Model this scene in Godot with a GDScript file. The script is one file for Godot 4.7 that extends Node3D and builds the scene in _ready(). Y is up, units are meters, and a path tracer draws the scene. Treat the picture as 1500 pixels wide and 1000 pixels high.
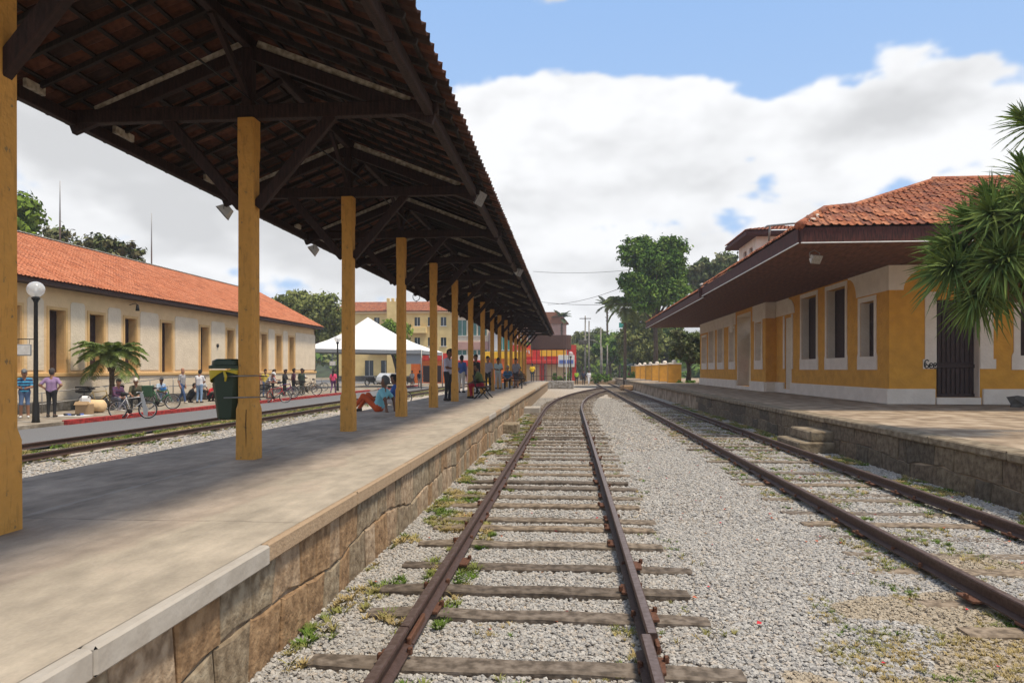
extends Node3D

var rng := RandomNumberGenerator.new()
var M := {}
var used := {}
var sleepers := []
const CAM := Vector3(0, 1.87, 0)
const V0 := Vector3.ZERO
const UP := Vector3.UP

func _ready():
	# ---- camera, sky, sun, exposure
	var cam := Camera3D.new()
	cam.name = "camera"
	add_child(cam)
	cam.position = CAM
	cam.rotation.y = atan(84.0 / 1054.0)
	cam.projection = Camera3D.PROJECTION_FRUSTUM
	cam.near = 0.1
	cam.far = 2000.0
	cam.size = 0.1 * 1000.0 / 1054.0
	cam.frustum_offset = Vector2(0, 0.1 * 41.0 / 1054.0)
	cam.current = true
	var we := WorldEnvironment.new()
	we.name = "world"
	var env := Environment.new()
	env.background_mode = Environment.BG_SKY
	env.tonemap_mode = Environment.TONE_MAPPER_LINEAR
	env.tonemap_exposure = 1.2
	env.sdfgi_enabled = true
	env.ssao_enabled = true
	env.ssil_enabled = true
	env.fog_enabled = true
	env.fog_density = 0.0007
	env.fog_light_color = Color(0.86, 0.9, 0.96)
	var sky := Sky.new()
	var psm := PanoramaSkyMaterial.new()
	psm.panorama = make_sky()
	psm.energy_multiplier = 1.0
	sky.sky_material = psm
	env.sky = sky
	we.environment = env
	add_child(we)
	var sun := DirectionalLight3D.new()
	sun.name = "sun"
	sun.light_energy = 1.1
	sun.light_color = Color(1.0, 0.94, 0.84)
	sun.light_angular_distance = 9.0
	sun.shadow_enabled = true
	sun.rotation = Vector3(deg_to_rad(-66), deg_to_rad(66), 0)
	add_child(sun)
	rng.seed = 7
	make_materials()
	print("sky, materials ", Time.get_ticks_msec())
	build_ground()
	build_tracks()
	build_left_platform()
	build_right_platform()
	print("ground ", Time.get_ticks_msec())
	build_canopy()
	build_right_station()
	build_left_station()
	print("buildings ", Time.get_ticks_msec())
	build_town()
	print("town ", Time.get_ticks_msec())
	build_trees()
	print("trees ", Time.get_ticks_msec())
	build_furniture()
	build_bicycles()
	print("furniture ", Time.get_ticks_msec())
	build_people()
	print("people ", Time.get_ticks_msec())
	build_scatter()
	print("done ", Time.get_ticks_msec())

# ------------------------------------------------------------------ sky
func make_sky() -> ImageTexture:
	var w := 2048
	var h := 1024
	var n1 := FastNoiseLite.new()
	n1.seed = 11; n1.frequency = 1.0; n1.noise_type = FastNoiseLite.TYPE_SIMPLEX
	n1.fractal_octaves = 7; n1.fractal_gain = 0.54
	var n2 := FastNoiseLite.new()
	n2.seed = 23; n2.frequency = 2.6; n2.fractal_octaves = 4
	var im := Image.create(w, h, false, Image.FORMAT_RGBF)
	for y in h:
		var el := (0.5 - (y + 0.5) / h) * PI
		var low := el < -0.03
		for x in w:
			if low:
				im.set_pixel(x, y, Color(0.36, 0.35, 0.33))
				continue
			var az := wrapf((x + 0.5) / w * TAU, -PI, PI)
			var d := Vector3(sin(az) * cos(el), sin(el), -cos(az) * cos(el))
			var e := maxf(el, 0.0)
			var t := clampf(e / 1.1, 0.0, 1.0)
			var blue := Color(0.52, 0.67, 0.86).lerp(Color(0.13, 0.31, 0.68), pow(t, 0.6))
			# cumulus seen from below: stretched along the horizon
			var q := Vector3(d.x * 1.5, d.y * 3.4, d.z * 1.5)
			var v := n1.get_noise_3dv(q) + 0.38 * n1.get_noise_3dv(q * 3.1 + Vector3(9, 3, 1))
			# a bank of cumulus up to about 20 degrees, a clear band over it, scattered cloud higher up
			var edge := 0.35 + 0.035 * cos((az + 0.3) * 3.0)
			var bank := 0.62 - 0.30 * smoothstep(0.06, 0.17, e) * smoothstep(0.30, 0.2, e) - 1.30 * smoothstep(edge - 0.03, edge + 0.05, e) + 0.95 * smoothstep(0.42, 0.62, e)
			var f := v + bank * 0.72
			var c := smoothstep(-0.01, 0.13, f)
			var above := n1.get_noise_3dv(q + Vector3(0, 0.22, 0))
			var thick := smoothstep(0.10, 0.95, f + 0.9 * above)
			var g := 0.87 - 0.23 * thick + 0.16 * n2.get_noise_3dv(q) + 0.10 * (n1.get_noise_3dv(q * 2.0) - above)
			g = clampf(g, 0.60, 0.87)
			var cl := Color(g * 0.985, g * 0.99, g * 1.0)
			im.set_pixel(x, y, blue.lerp(cl, c * 0.97))
	return ImageTexture.create_from_image(im)

# ------------------------------------------------------------------ materials
func lin(c: Color) -> Color:
	return c.linear_to_srgb()

func noise_tex(sd: int, freq: float, oct: int, lo: float, hi: float, size := 256, contrast := 1.0, warm := 0.0, stretch := Vector2.ONE) -> ImageTexture:
	var n := FastNoiseLite.new()
	n.seed = sd; n.frequency = freq; n.fractal_octaves = oct
	var src: Image
	if stretch == Vector2.ONE:
		src = n.get_seamless_image(size, size)
	else:
		src = n.get_seamless_image(int(size / stretch.x), int(size / stretch.y))
		src.resize(size, size, Image.INTERPOLATE_CUBIC)
	src.convert(Image.FORMAT_L8)
	var b := src.get_data()
	var o := PackedByteArray()
	o.resize(size * size * 3)
	for i in size * size:
		var v := clampf((b[i] / 255.0 - 0.5) * contrast + 0.5, 0.0, 1.0)
		var k := lo + (hi - lo) * v
		o[i * 3] = int(pow(clampf(k * (1.0 + warm * (1.0 - v)), 0, 1), 0.4545) * 255)
		o[i * 3 + 1] = int(pow(clampf(k, 0, 1), 0.4545) * 255)
		o[i * 3 + 2] = int(pow(clampf(k * (1.0 - warm * (1.0 - v)), 0, 1), 0.4545) * 255)
	return ImageTexture.create_from_image(Image.create_from_data(size, size, false, Image.FORMAT_RGB8, o))

# old paint: faint mottling, vertical runs of dirt and chips down to the grey wood
func chip_tex() -> ImageTexture:
	var a := FastNoiseLite.new()
	a.seed = 61; a.frequency = 0.02; a.fractal_octaves = 5
	var b := FastNoiseLite.new()
	b.seed = 62; b.frequency = 0.05; b.fractal_octaves = 4
	var im := a.get_seamless_image(512, 512)
	var im2 := b.get_seamless_image(512, 96)
	im2.resize(512, 512, Image.INTERPOLATE_CUBIC)
	im.convert(Image.FORMAT_L8)
	im2.convert(Image.FORMAT_L8)
	var p := im.get_data()
	var q := im2.get_data()
	var o := PackedByteArray()
	o.resize(512 * 512 * 3)
	for i in 512 * 512:
		var v := p[i] / 255.0
		var u := q[i] / 255.0
		var k := 0.86 + 0.14 * v
		if u < 0.36:
			k *= 0.84 + 0.16 * smoothstep(0.24, 0.36, u)
		var c := Color(k, k, k)
		if v < 0.17 and u < 0.5:
			c = Color(0.42, 0.50, 0.9).lerp(c, smoothstep(0.14, 0.17, v))
		o[i * 3] = int(pow(c.r, 0.4545) * 255)
		o[i * 3 + 1] = int(pow(c.g, 0.4545) * 255)
		o[i * 3 + 2] = int(pow(minf(c.b, 1.0), 0.4545) * 255)
	return ImageTexture.create_from_image(Image.create_from_data(512, 512, false, Image.FORMAT_RGB8, o))

func normal_tex(sd: int, freq: float, oct: int, strength: float, size := 256, cell := false) -> ImageTexture:
	var n := FastNoiseLite.new()
	n.seed = sd; n.frequency = freq; n.fractal_octaves = oct
	if cell:
		n.noise_type = FastNoiseLite.TYPE_CELLULAR
		n.fractal_type = FastNoiseLite.FRACTAL_NONE
		n.cellular_return_type = FastNoiseLite.RETURN_DISTANCE
	var im := n.get_seamless_image(size, size)
	im.convert(Image.FORMAT_RGBA8)
	im.bump_map_to_normal_map(strength)
	return ImageTexture.create_from_image(im)

func mat(key: String, c: Color, rough := 0.85, tex := "", scale := 1.0, nrm := "", nstr := 0.5, metal := 0.0) -> StandardMaterial3D:
	var m := StandardMaterial3D.new()
	m.resource_name = key
	m.albedo_color = lin(c)
	m.roughness = rough
	m.metallic = metal
	if tex != "" or nrm != "":
		m.uv1_triplanar = true
		m.uv1_world_triplanar = true
		m.uv1_scale = Vector3.ONE * scale
	if tex != "":
		m.albedo_texture = M[tex]
	if nrm != "":
		m.normal_enabled = true
		m.normal_texture = M[nrm]
		m.normal_scale = nstr
	M[key] = m
	return m

func vmat(key: String, rough := 0.85) -> StandardMaterial3D:
	var m := StandardMaterial3D.new()
	m.vertex_color_use_as_albedo = true
	m.roughness = rough
	M[key] = m
	return m

func make_materials():
	M["t_plaster"] = noise_tex(1, 0.010, 6, 0.84, 1.0, 512, 1.6, 0.02)
	M["t_chips"] = chip_tex()
	M["t_clean"] = noise_tex(9, 0.008, 6, 0.90, 1.0, 512, 1.6, 0.01)
	M["t_grain"] = noise_tex(2, 0.06, 4, 0.70, 1.0, 512, 1.5)
	M["t_stain"] = noise_tex(3, 0.010, 6, 0.45, 1.0, 512, 2.0, 0.10)
	M["t_wood"] = noise_tex(4, 0.05, 5, 0.38, 1.0, 512, 2.0, 0.06, Vector2(1, 8))
	M["t_rust"] = noise_tex(5, 0.03, 5, 0.55, 1.0, 256, 1.6, 0.12)
	M["n_fine"] = normal_tex(6, 0.09, 4, 3.0, 256)
	M["n_coarse"] = normal_tex(8, 0.03, 5, 5.0, 512)
	# gravel: one tone for each stone
	var n := FastNoiseLite.new()
	n.noise_type = FastNoiseLite.TYPE_CELLULAR
	n.fractal_type = FastNoiseLite.FRACTAL_NONE
	n.seed = 31; n.frequency = 0.045
	n.cellular_return_type = FastNoiseLite.RETURN_CELL_VALUE
	var im := n.get_seamless_image(1024, 1024)
	im.convert(Image.FORMAT_RGB8)
	var b := im.get_data()
	for i in range(0, b.size(), 3):
		var v := b[i] / 255.0
		var k := pow(0.45 + 0.55 * v, 0.4545)
		b[i] = int(255 * k); b[i + 1] = int(255 * k * (0.98 - 0.03 * v)); b[i + 2] = int(255 * k * (0.95 - 0.05 * v))
	M["t_gravel"] = ImageTexture.create_from_image(Image.create_from_data(1024, 1024, false, Image.FORMAT_RGB8, b))
	M["n_gravel"] = normal_tex(31, 0.045, 1, 10.0, 1024, true)
	mat("gravel", Color(0.58, 0.55, 0.51), 0.9, "t_gravel", 0.5, "n_gravel", 1.0)
	mat("earth", Color(0.30, 0.25, 0.18), 0.95, "t_stain", 0.3, "n_coarse", 0.8)
	mat("asphalt", Color(0.17, 0.17, 0.175), 0.9, "t_grain", 0.7, "n_fine", 0.5)
	mat("pavement", Color(0.36, 0.32, 0.26), 0.9, "t_stain", 0.25, "n_fine", 0.4)
	mat("plaza", Color(0.42, 0.36, 0.28), 0.9, "t_stain", 0.1, "n_fine", 0.3)
	mat("right_floor", Color(0.40, 0.32, 0.235), 0.9, "t_stain", 0.22, "n_coarse", 0.5)
	mat("kerb_red", Color(0.42, 0.035, 0.03), 0.8, "t_stain", 0.8, "n_fine", 0.4)
	mat("coping_grey", Color(0.44, 0.41, 0.37), 0.85, "t_plaster", 0.8, "n_fine", 0.12)
	mat("coping_tan", Color(0.40, 0.29, 0.19), 0.85, "t_plaster", 1.3, "n_fine", 0.4)
	mat("coping_old", Color(0.27, 0.225, 0.16), 0.9, "t_stain", 0.6, "n_coarse", 0.7)
	mat("mortar", Color(0.36, 0.275, 0.19), 0.95, "t_stain", 0.7, "n_coarse", 0.8)
	mat("mortar_dark", Color(0.13, 0.105, 0.075), 0.95, "t_stain", 0.7, "n_coarse", 0.8)
	var k := 0
	for c in [Color(0.43, 0.315, 0.21), Color(0.36, 0.235, 0.13), Color(0.36, 0.30, 0.215), Color(0.46, 0.355, 0.25), Color(0.30, 0.24, 0.165)]:
		mat("stone%d" % k, c, 0.92, "t_stain", 1.1 + 0.1 * k, "n_coarse", 0.9)
		k += 1
	k = 0
	for c in [Color(0.15, 0.12, 0.085), Color(0.20, 0.16, 0.11), Color(0.115, 0.095, 0.07), Color(0.17, 0.13, 0.09)]:  # wall turned from the sun: its shade is put into these stone colours
		mat("shaded_stone%d" % k, c, 0.92, "t_stain", 1.0 + 0.1 * k, "n_coarse", 0.9)
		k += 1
	mat("rail", Color(0.085, 0.05, 0.042), 0.62, "t_rust", 2.0, "n_fine", 0.3, 0.25)
	mat("rail_top", Color(0.20, 0.15, 0.14), 0.42, "t_rust", 2.0, "", 0.3, 0.5)
	mat("rust", Color(0.13, 0.055, 0.03), 0.85, "t_rust", 3.0, "n_fine", 0.5)
	k = 0
	for c in [Color(0.20, 0.165, 0.135), Color(0.25, 0.205, 0.16), Color(0.155, 0.125, 0.10), Color(0.29, 0.23, 0.17)]:
		var m := mat("sleeper%d" % k, c, 0.93, "t_wood", 1.0, "n_coarse", 0.9)
		m.uv1_scale = Vector3(0.35, 2.6, 2.6)
		k += 1
	mat("ochre", Color(0.62, 0.31, 0.064), 0.75, "t_chips", 0.7, "n_fine", 0.35)
	mat("ochre_wall", Color(0.70, 0.345, 0.045), 0.85, "t_plaster", 0.35, "n_fine", 0.3)
	mat("white_plaster", Color(0.80, 0.72, 0.62), 0.85, "t_clean", 0.4, "n_fine", 0.3)
	mat("cream", Color(0.76, 0.55, 0.31), 0.85, "t_clean", 0.3, "n_fine", 0.3)
	mat("cream_dark", Color(0.66, 0.43, 0.19), 0.85, "t_clean", 0.4, "n_fine", 0.3)
	mat("panel_grey", Color(0.74, 0.64, 0.50), 0.85, "t_clean", 0.3, "n_fine", 0.3)
	mat("plinth_grey", Color(0.13, 0.125, 0.115), 0.9, "t_stain", 0.6, "n_fine", 0.4)
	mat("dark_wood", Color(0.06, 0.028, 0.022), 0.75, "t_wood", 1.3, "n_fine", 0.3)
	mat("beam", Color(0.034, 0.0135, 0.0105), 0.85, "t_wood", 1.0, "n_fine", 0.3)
	mat("batten", Color(0.025, 0.015, 0.011), 0.85, "t_wood", 1.5)
	mat("pale_board", Color(0.60, 0.55, 0.46), 0.85, "t_stain", 1.5)
	mat("fascia", Color(0.085, 0.021, 0.016), 0.85, "t_wood", 0.8, "n_fine", 0.2)
	mat("soffit", Color(0.18, 0.064, 0.032), 0.85, "t_wood", 0.6, "n_fine", 0.2)
	mat("door_brown", Color(0.045, 0.016, 0.012), 0.6, "t_wood", 1.2)
	mat("white_paint", Color(0.72, 0.72, 0.70), 0.5, "t_plaster", 1.0)
	mat("black_iron", Color(0.018, 0.018, 0.018), 0.5, "t_rust", 3.0, "", 0.3, 0.3)
	mat("steel", Color(0.35, 0.36, 0.37), 0.45, "t_rust", 2.0, "", 0.3, 0.6)
	mat("bin_green", Color(0.026, 0.05, 0.024), 0.5, "t_grain", 2.0, "n_fine", 0.15)
	mat("bag_yellow", Color(0.62, 0.46, 0.03), 0.45)
	mat("concrete", Color(0.36, 0.35, 0.33), 0.9, "t_stain", 0.5, "n_fine", 0.4)
	mat("tent", Color(0.82, 0.83, 0.84), 0.7, "t_plaster", 0.2)
	mat("tent_grey", Color(0.27, 0.29, 0.31), 0.7)
	mat("bark", Color(0.13, 0.10, 0.075), 0.95, "t_stain", 1.0, "n_coarse", 1.0)
	mat("bark_palm", Color(0.16, 0.115, 0.075), 0.95, "t_stain", 1.5, "n_coarse", 1.0)
	mat("tyre", Color(0.012, 0.012, 0.012), 0.8)
	mat("rim", Color(0.5, 0.5, 0.5), 0.35, "", 1, "", 0, 0.7)
	mat("cardboard", Color(0.40, 0.27, 0.15), 0.9, "t_grain", 2.0)
	mat("glass_dark", Color(0.03, 0.04, 0.045), 0.12)
	mat("glass_green", Color(0.06, 0.17, 0.14), 0.2)
	mat("white_cloth", Color(0.7, 0.7, 0.7), 0.9)
	mat("yellow_wall", Color(0.80, 0.60, 0.27), 0.85, "t_plaster", 0.12)
	mat("pink_wall", Color(0.55, 0.33, 0.28), 0.85, "t_plaster", 0.12)
	mat("shop_red", Color(0.62, 0.035, 0.02), 0.5, "t_plaster", 0.4)
	mat("shop_orange", Color(0.72, 0.16, 0.02), 0.6, "t_plaster", 0.4)
	mat("shop_yellow", Color(0.80, 0.46, 0.02), 0.5)
	mat("teal", Color(0.05, 0.36, 0.30), 0.6, "t_plaster", 0.4)
	mat("kiosk_brown", Color(0.085, 0.042, 0.034), 0.6, "t_plaster", 0.3)
	mat("hill", Color(0.05, 0.07, 0.028), 0.95, "t_stain", 0.05)
	mat("sign_blue", Color(0.10, 0.16, 0.45), 0.6)
	mat("sign_green", Color(0.03, 0.30, 0.24), 0.6)
	var gm := mat("globe", Color(0.82, 0.84, 0.85), 0.12)
	gm.transparency = BaseMaterial3D.TRANSPARENCY_ALPHA
	gm.albedo_color.a = 0.45
	mat("cargo_green", Color(0.025, 0.085, 0.04), 0.6, "t_rust", 2.0)
	k = 0
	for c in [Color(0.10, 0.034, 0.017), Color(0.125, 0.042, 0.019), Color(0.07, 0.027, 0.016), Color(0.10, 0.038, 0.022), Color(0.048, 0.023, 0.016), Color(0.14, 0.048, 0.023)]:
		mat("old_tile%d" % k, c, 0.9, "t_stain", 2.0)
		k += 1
	k = 0
	for c in [Color(0.42, 0.135, 0.055), Color(0.47, 0.165, 0.07), Color(0.36, 0.11, 0.05), Color(0.40, 0.16, 0.085), Color(0.27, 0.10, 0.06), Color(0.50, 0.20, 0.10)]:
		mat("tile%d" % k, c, 0.85, "t_stain", 2.0)
		k += 1
	vmat("foliage", 0.9)
	M.foliage.metallic_specular = 0.2
	M.foliage.backlight_enabled = true
	M.foliage.backlight = Color(0.22, 0.26, 0.06)
	vmat("vertex", 0.85)
	vmat("stone_copies", 0.9)
	vmat("tile_copies", 0.85)
	M.tile_copies.albedo_texture = M["t_stain"]
	M.tile_copies.uv1_triplanar = true
	M.tile_copies.uv1_world_triplanar = true
	M.tile_copies.uv1_scale = Vector3.ONE * 2.0

# ------------------------------------------------------------------ helpers
func numbered(called: String) -> String:
	if not used.has(called):
		used[called] = 0
		return called
	used[called] += 1
	return "%s_%03d" % [called, used[called]]

func thing(called: String, label: String, category: String, at := V0, turn := 0.0, group := "") -> Node3D:
	var o := Node3D.new()
	o.name = numbered(called)
	add_child(o)
	o.position = at
	o.rotation.y = turn
	tag(o, label, category, group)
	return o

func tag(o: Node, label: String, category: String, group := "") -> void:
	o.set_meta("label", label)
	o.set_meta("category", category)
	if group != "":
		o.set_meta("group", group)

func put(parent: Node, called: String, mesh: Mesh, m: Variant, t := Transform3D.IDENTITY) -> MeshInstance3D:
	var o := MeshInstance3D.new()
	o.name = called if parent != self else numbered(called)
	o.mesh = mesh
	o.material_override = M[m] if m is String else m
	o.transform = t
	parent.add_child(o, true)
	return o

func structure(called: String, mesh: Mesh, m: Variant, t := Transform3D.IDENTITY) -> MeshInstance3D:
	var o := put(self, called, mesh, m, t)
	o.set_meta("kind", "structure")
	return o

func copies(parent: Node, called: String, mesh: Mesh, m: Variant, ts: Array, cs: Array) -> MultiMeshInstance3D:
	var mm := MultiMesh.new()
	mm.transform_format = MultiMesh.TRANSFORM_3D
	mm.use_colors = true
	mm.mesh = mesh
	mm.instance_count = ts.size()
	for i in ts.size():
		mm.set_instance_transform(i, ts[i])
		mm.set_instance_color(i, cs[i])
	var o := MultiMeshInstance3D.new()
	o.name = called if parent != self else numbered(called)
	o.multimesh = mm
	o.material_override = M[m] if m is String else m
	parent.add_child(o, true)
	o.set_meta("kind", "stuff")
	return o

func T(p: Vector3, turn := 0.0) -> Transform3D:
	return Transform3D(Basis(UP, turn), p)

func begin(flat := true) -> SurfaceTool:
	var st := SurfaceTool.new()
	st.begin(Mesh.PRIMITIVE_TRIANGLES)
	st.set_smooth_group(-1 if flat else 0)
	return st

func fin(st: SurfaceTool) -> ArrayMesh:
	st.generate_normals()
	return st.commit()

func tri(st: SurfaceTool, a: Vector3, b: Vector3, c: Vector3) -> void:
	st.add_vertex(a); st.add_vertex(b); st.add_vertex(c)

func quad(st: SurfaceTool, a: Vector3, b: Vector3, c: Vector3, d: Vector3) -> void:
	tri(st, a, b, c)
	tri(st, a, c, d)

# a box with chamfered edges round c, in the frame of b
func bx(st: SurfaceTool, c: Vector3, s: Vector3, b := Basis.IDENTITY, e := -1.0) -> void:
	var h := s * 0.5
	if e < 0.0:
		e = minf(minf(s.x, s.y), s.z) * 0.08
	var f := [[0, 1, 2], [1, 2, 0], [2, 0, 1]]
	for ax in f:
		for sg in [-1.0, 1.0]:
			var q := []
			for k in [[-1, -1], [-1, 1], [1, 1], [1, -1]]:
				var v := V0
				v[ax[0]] = h[ax[0]] * sg
				v[ax[1]] = (h[ax[1]] - e) * k[0]
				v[ax[2]] = (h[ax[2]] - e) * k[1]
				q.append(c + b * v)
			if sg > 0:
				quad(st, q[0], q[1], q[2], q[3])
			else:
				quad(st, q[3], q[2], q[1], q[0])
		# the edges that run along ax[0]
		for k in [[-1, -1], [-1, 1], [1, 1], [1, -1]]:
			var p := []
			for lo in [-1.0, 1.0]:
				var v1 := V0
				v1[ax[0]] = (h[ax[0]] - e) * lo
				v1[ax[1]] = h[ax[1]] * k[0]
				v1[ax[2]] = (h[ax[2]] - e) * k[1]
				var v2 := v1
				v2[ax[1]] = (h[ax[1]] - e) * k[0]
				v2[ax[2]] = h[ax[2]] * k[1]
				p.append(c + b * v1)
				p.append(c + b * v2)
			if k[0] * k[1] > 0:
				quad(st, p[0], p[2], p[3], p[1])
			else:
				quad(st, p[1], p[3], p[2], p[0])

func box(s: Vector3, e := -1.0) -> ArrayMesh:
	var key := "box %s %s" % [s, e]
	if not used.has(key):
		var st := begin()
		bx(st, V0, s, Basis.IDENTITY, e)
		used[key] = fin(st)
	return used[key]

# a squared bar from a to b
func bar(st: SurfaceTool, a: Vector3, b: Vector3, w: float, h: float) -> void:
	bx(st, (a + b) * 0.5, Vector3(w, h, a.distance_to(b)), along(b - a), minf(w, h) * 0.08)

func along(d: Vector3) -> Basis:
	var z := d.normalized()
	var x := (UP if absf(z.y) < 0.99 else Vector3.RIGHT).cross(z).normalized()
	return Basis(x, z.cross(x), z)

func bar_mesh(a: Vector3, b: Vector3, w: float, h: float) -> ArrayMesh:
	var st := begin()
	bar(st, a, b, w, h)
	return fin(st)

func tube(st: SurfaceTool, p: Array, r: Array, n := 8, caps := true) -> void:
	var rings := []
	var x := V0
	for i in p.size():
		var d: Vector3 = p[mini(i + 1, p.size() - 1)] - p[maxi(i - 1, 0)]
		if d.length() < 1e-6:
			d = UP
		d = d.normalized()
		if i == 0:
			x = along(d).x
		x = (x - d * x.dot(d)).normalized()
		var y := d.cross(x)
		var ring := []
		for k in n:
			var a := TAU * k / n
			ring.append(p[i] + (x * cos(a) + y * sin(a)) * r[mini(i, r.size() - 1)])
		rings.append(ring)
	for i in p.size() - 1:
		for k in n:
			var j := (k + 1) % n
			quad(st, rings[i][k], rings[i + 1][k], rings[i + 1][j], rings[i][j])
	if caps:
		for k in range(1, n - 1):
			tri(st, rings[0][0], rings[0][k], rings[0][k + 1])
			var e: Array = rings[-1]
			tri(st, e[0], e[k + 1], e[k])

func tube_mesh(p: Array, r: Array, n := 8) -> ArrayMesh:
	var st := begin(false)
	tube(st, p, r, n)
	return fin(st)

# a plate cut to an outline: pts in the plane U,V at o, thickness along N from 0 to d
func plate(st: SurfaceTool, pts: PackedVector2Array, o: Vector3, U: Vector3, V: Vector3, N: Vector3, d: float) -> void:
	var idx := Geometry2D.triangulate_polygon(pts)
	var flip := U.cross(V).dot(N) > 0
	var ccw := not Geometry2D.is_polygon_clockwise(pts)
	for i in range(0, idx.size(), 3):
		var t := []
		for k in 3:
			var q := pts[idx[i + k]]
			t.append(o + U * q.x + V * q.y + N * d)
		if (t[1] - t[0]).cross(t[2] - t[0]).dot(N) > 0:
			tri(st, t[0], t[2], t[1])
		else:
			tri(st, t[0], t[1], t[2])
	for i in pts.size():
		var a := pts[i]
		var b := pts[(i + 1) % pts.size()]
		var pa := o + U * a.x + V * a.y
		var pb := o + U * b.x + V * b.y
		if ccw == flip:
			quad(st, pa, pa + N * d, pb + N * d, pb)
		else:
			quad(st, pb, pb + N * d, pa + N * d, pa)

func plate_mesh(pts: PackedVector2Array, o: Vector3, U: Vector3, V: Vector3, N: Vector3, d: float) -> ArrayMesh:
	var st := begin()
	plate(st, pts, o, U, V, N, d)
	return fin(st)

func rect(x0: float, y0: float, x1: float, y1: float) -> PackedVector2Array:
	return PackedVector2Array([Vector2(x0, y0), Vector2(x1, y0), Vector2(x1, y1), Vector2(x0, y1)])

# a wall with real openings [x0, y0, x1, y1], thickness t behind its face
func wall(o: Vector3, U: Vector3, N: Vector3, L: float, y0: float, y1: float, t: float, holes: Array) -> ArrayMesh:
	var st := begin()
	var xs := [0.0, L]
	var ys := [y0, y1]
	for h in holes:
		for i in [0, 2]:
			if not xs.has(h[i]): xs.append(h[i])
			if not ys.has(h[i + 1]): ys.append(h[i + 1])
	xs.sort()
	ys.sort()
	var f := func(x: float, y: float, n: float) -> Vector3: return o + U * x + UP * y + N * n
	for i in xs.size() - 1:
		for j in ys.size() - 1:
			var cx: float = (xs[i] + xs[i + 1]) * 0.5
			var cy: float = (ys[j] + ys[j + 1]) * 0.5
			var open := false
			for h in holes:
				if cx > h[0] and cx < h[2] and cy > h[1] and cy < h[3]:
					open = true
			if open:
				continue
			for n in [0.0, -t]:
				var a: Vector3 = f.call(xs[i], ys[j], n)
				var b: Vector3 = f.call(xs[i], ys[j + 1], n)
				var c: Vector3 = f.call(xs[i + 1], ys[j + 1], n)
				var d: Vector3 = f.call(xs[i + 1], ys[j], n)
				if ((b - a).cross(c - a).dot(N) < 0) == (n == 0.0):
					quad(st, a, b, c, d)
				else:
					quad(st, d, c, b, a)
	for h in holes + [[0.0, y0, L, y1]]:
		var q := [[h[0], h[1]], [h[2], h[1]], [h[2], h[3]], [h[0], h[3]]]
		for k in 4:
			var a2: Array = q[k]
			var b2: Array = q[(k + 1) % 4]
			quad(st, f.call(a2[0], a2[1], 0.0), f.call(b2[0], b2[1], 0.0), f.call(b2[0], b2[1], -t), f.call(a2[0], a2[1], -t))
	return fin(st)

func sheet(x0: float, z0: float, x1: float, z1: float, y: float) -> ArrayMesh:
	var st := begin()
	quad(st, Vector3(x0, y, z0), Vector3(x1, y, z0), Vector3(x1, y, z1), Vector3(x0, y, z1))
	return fin(st)

func rnd(a: float, b: float) -> float:
	return rng.randf_range(a, b)

# one clay tile, 0.24 m wide and 0.40 m long: a shallow pan with a raised roll at one side; x across, z up the slope
func tile_mesh() -> ArrayMesh:
	if used.has("tile mesh"):
		return used["tile mesh"]
	var st := begin()
	var prof := [Vector2(-0.12, 0.03), Vector2(-0.085, 0.05), Vector2(-0.05, 0.03), Vector2(-0.02, 0.008), Vector2(0.07, 0.006), Vector2(0.11, 0.03)]
	for i in prof.size() - 1:
		var a: Vector2 = prof[i]
		var b: Vector2 = prof[i + 1]
		var a0 := Vector3(a.x, a.y + 0.022, 0)
		var b0 := Vector3(b.x, b.y + 0.022, 0)
		var a1 := Vector3(a.x, a.y, 0.40)
		var b1 := Vector3(b.x, b.y, 0.40)
		var dn := Vector3(0, -0.016, 0)
		quad(st, a1, b1, b0, a0)
		quad(st, a0 + dn, b0 + dn, b1 + dn, a1 + dn)
		quad(st, a0, b0, b0 + dn, a0 + dn)
	used["tile mesh"] = fin(st)
	return used["tile mesh"]

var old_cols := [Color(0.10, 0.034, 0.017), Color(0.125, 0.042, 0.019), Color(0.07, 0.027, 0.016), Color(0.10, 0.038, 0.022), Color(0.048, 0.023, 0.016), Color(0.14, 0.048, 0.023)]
var new_cols := [Color(0.58, 0.20, 0.095), Color(0.62, 0.225, 0.11), Color(0.53, 0.175, 0.08), Color(0.60, 0.23, 0.12), Color(0.40, 0.14, 0.075), Color(0.66, 0.26, 0.14)]
var tile_cols := [Color(0.42, 0.135, 0.055), Color(0.47, 0.165, 0.07), Color(0.36, 0.11, 0.05), Color(0.40, 0.16, 0.085), Color(0.27, 0.10, 0.06), Color(0.50, 0.20, 0.10)]

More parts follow.
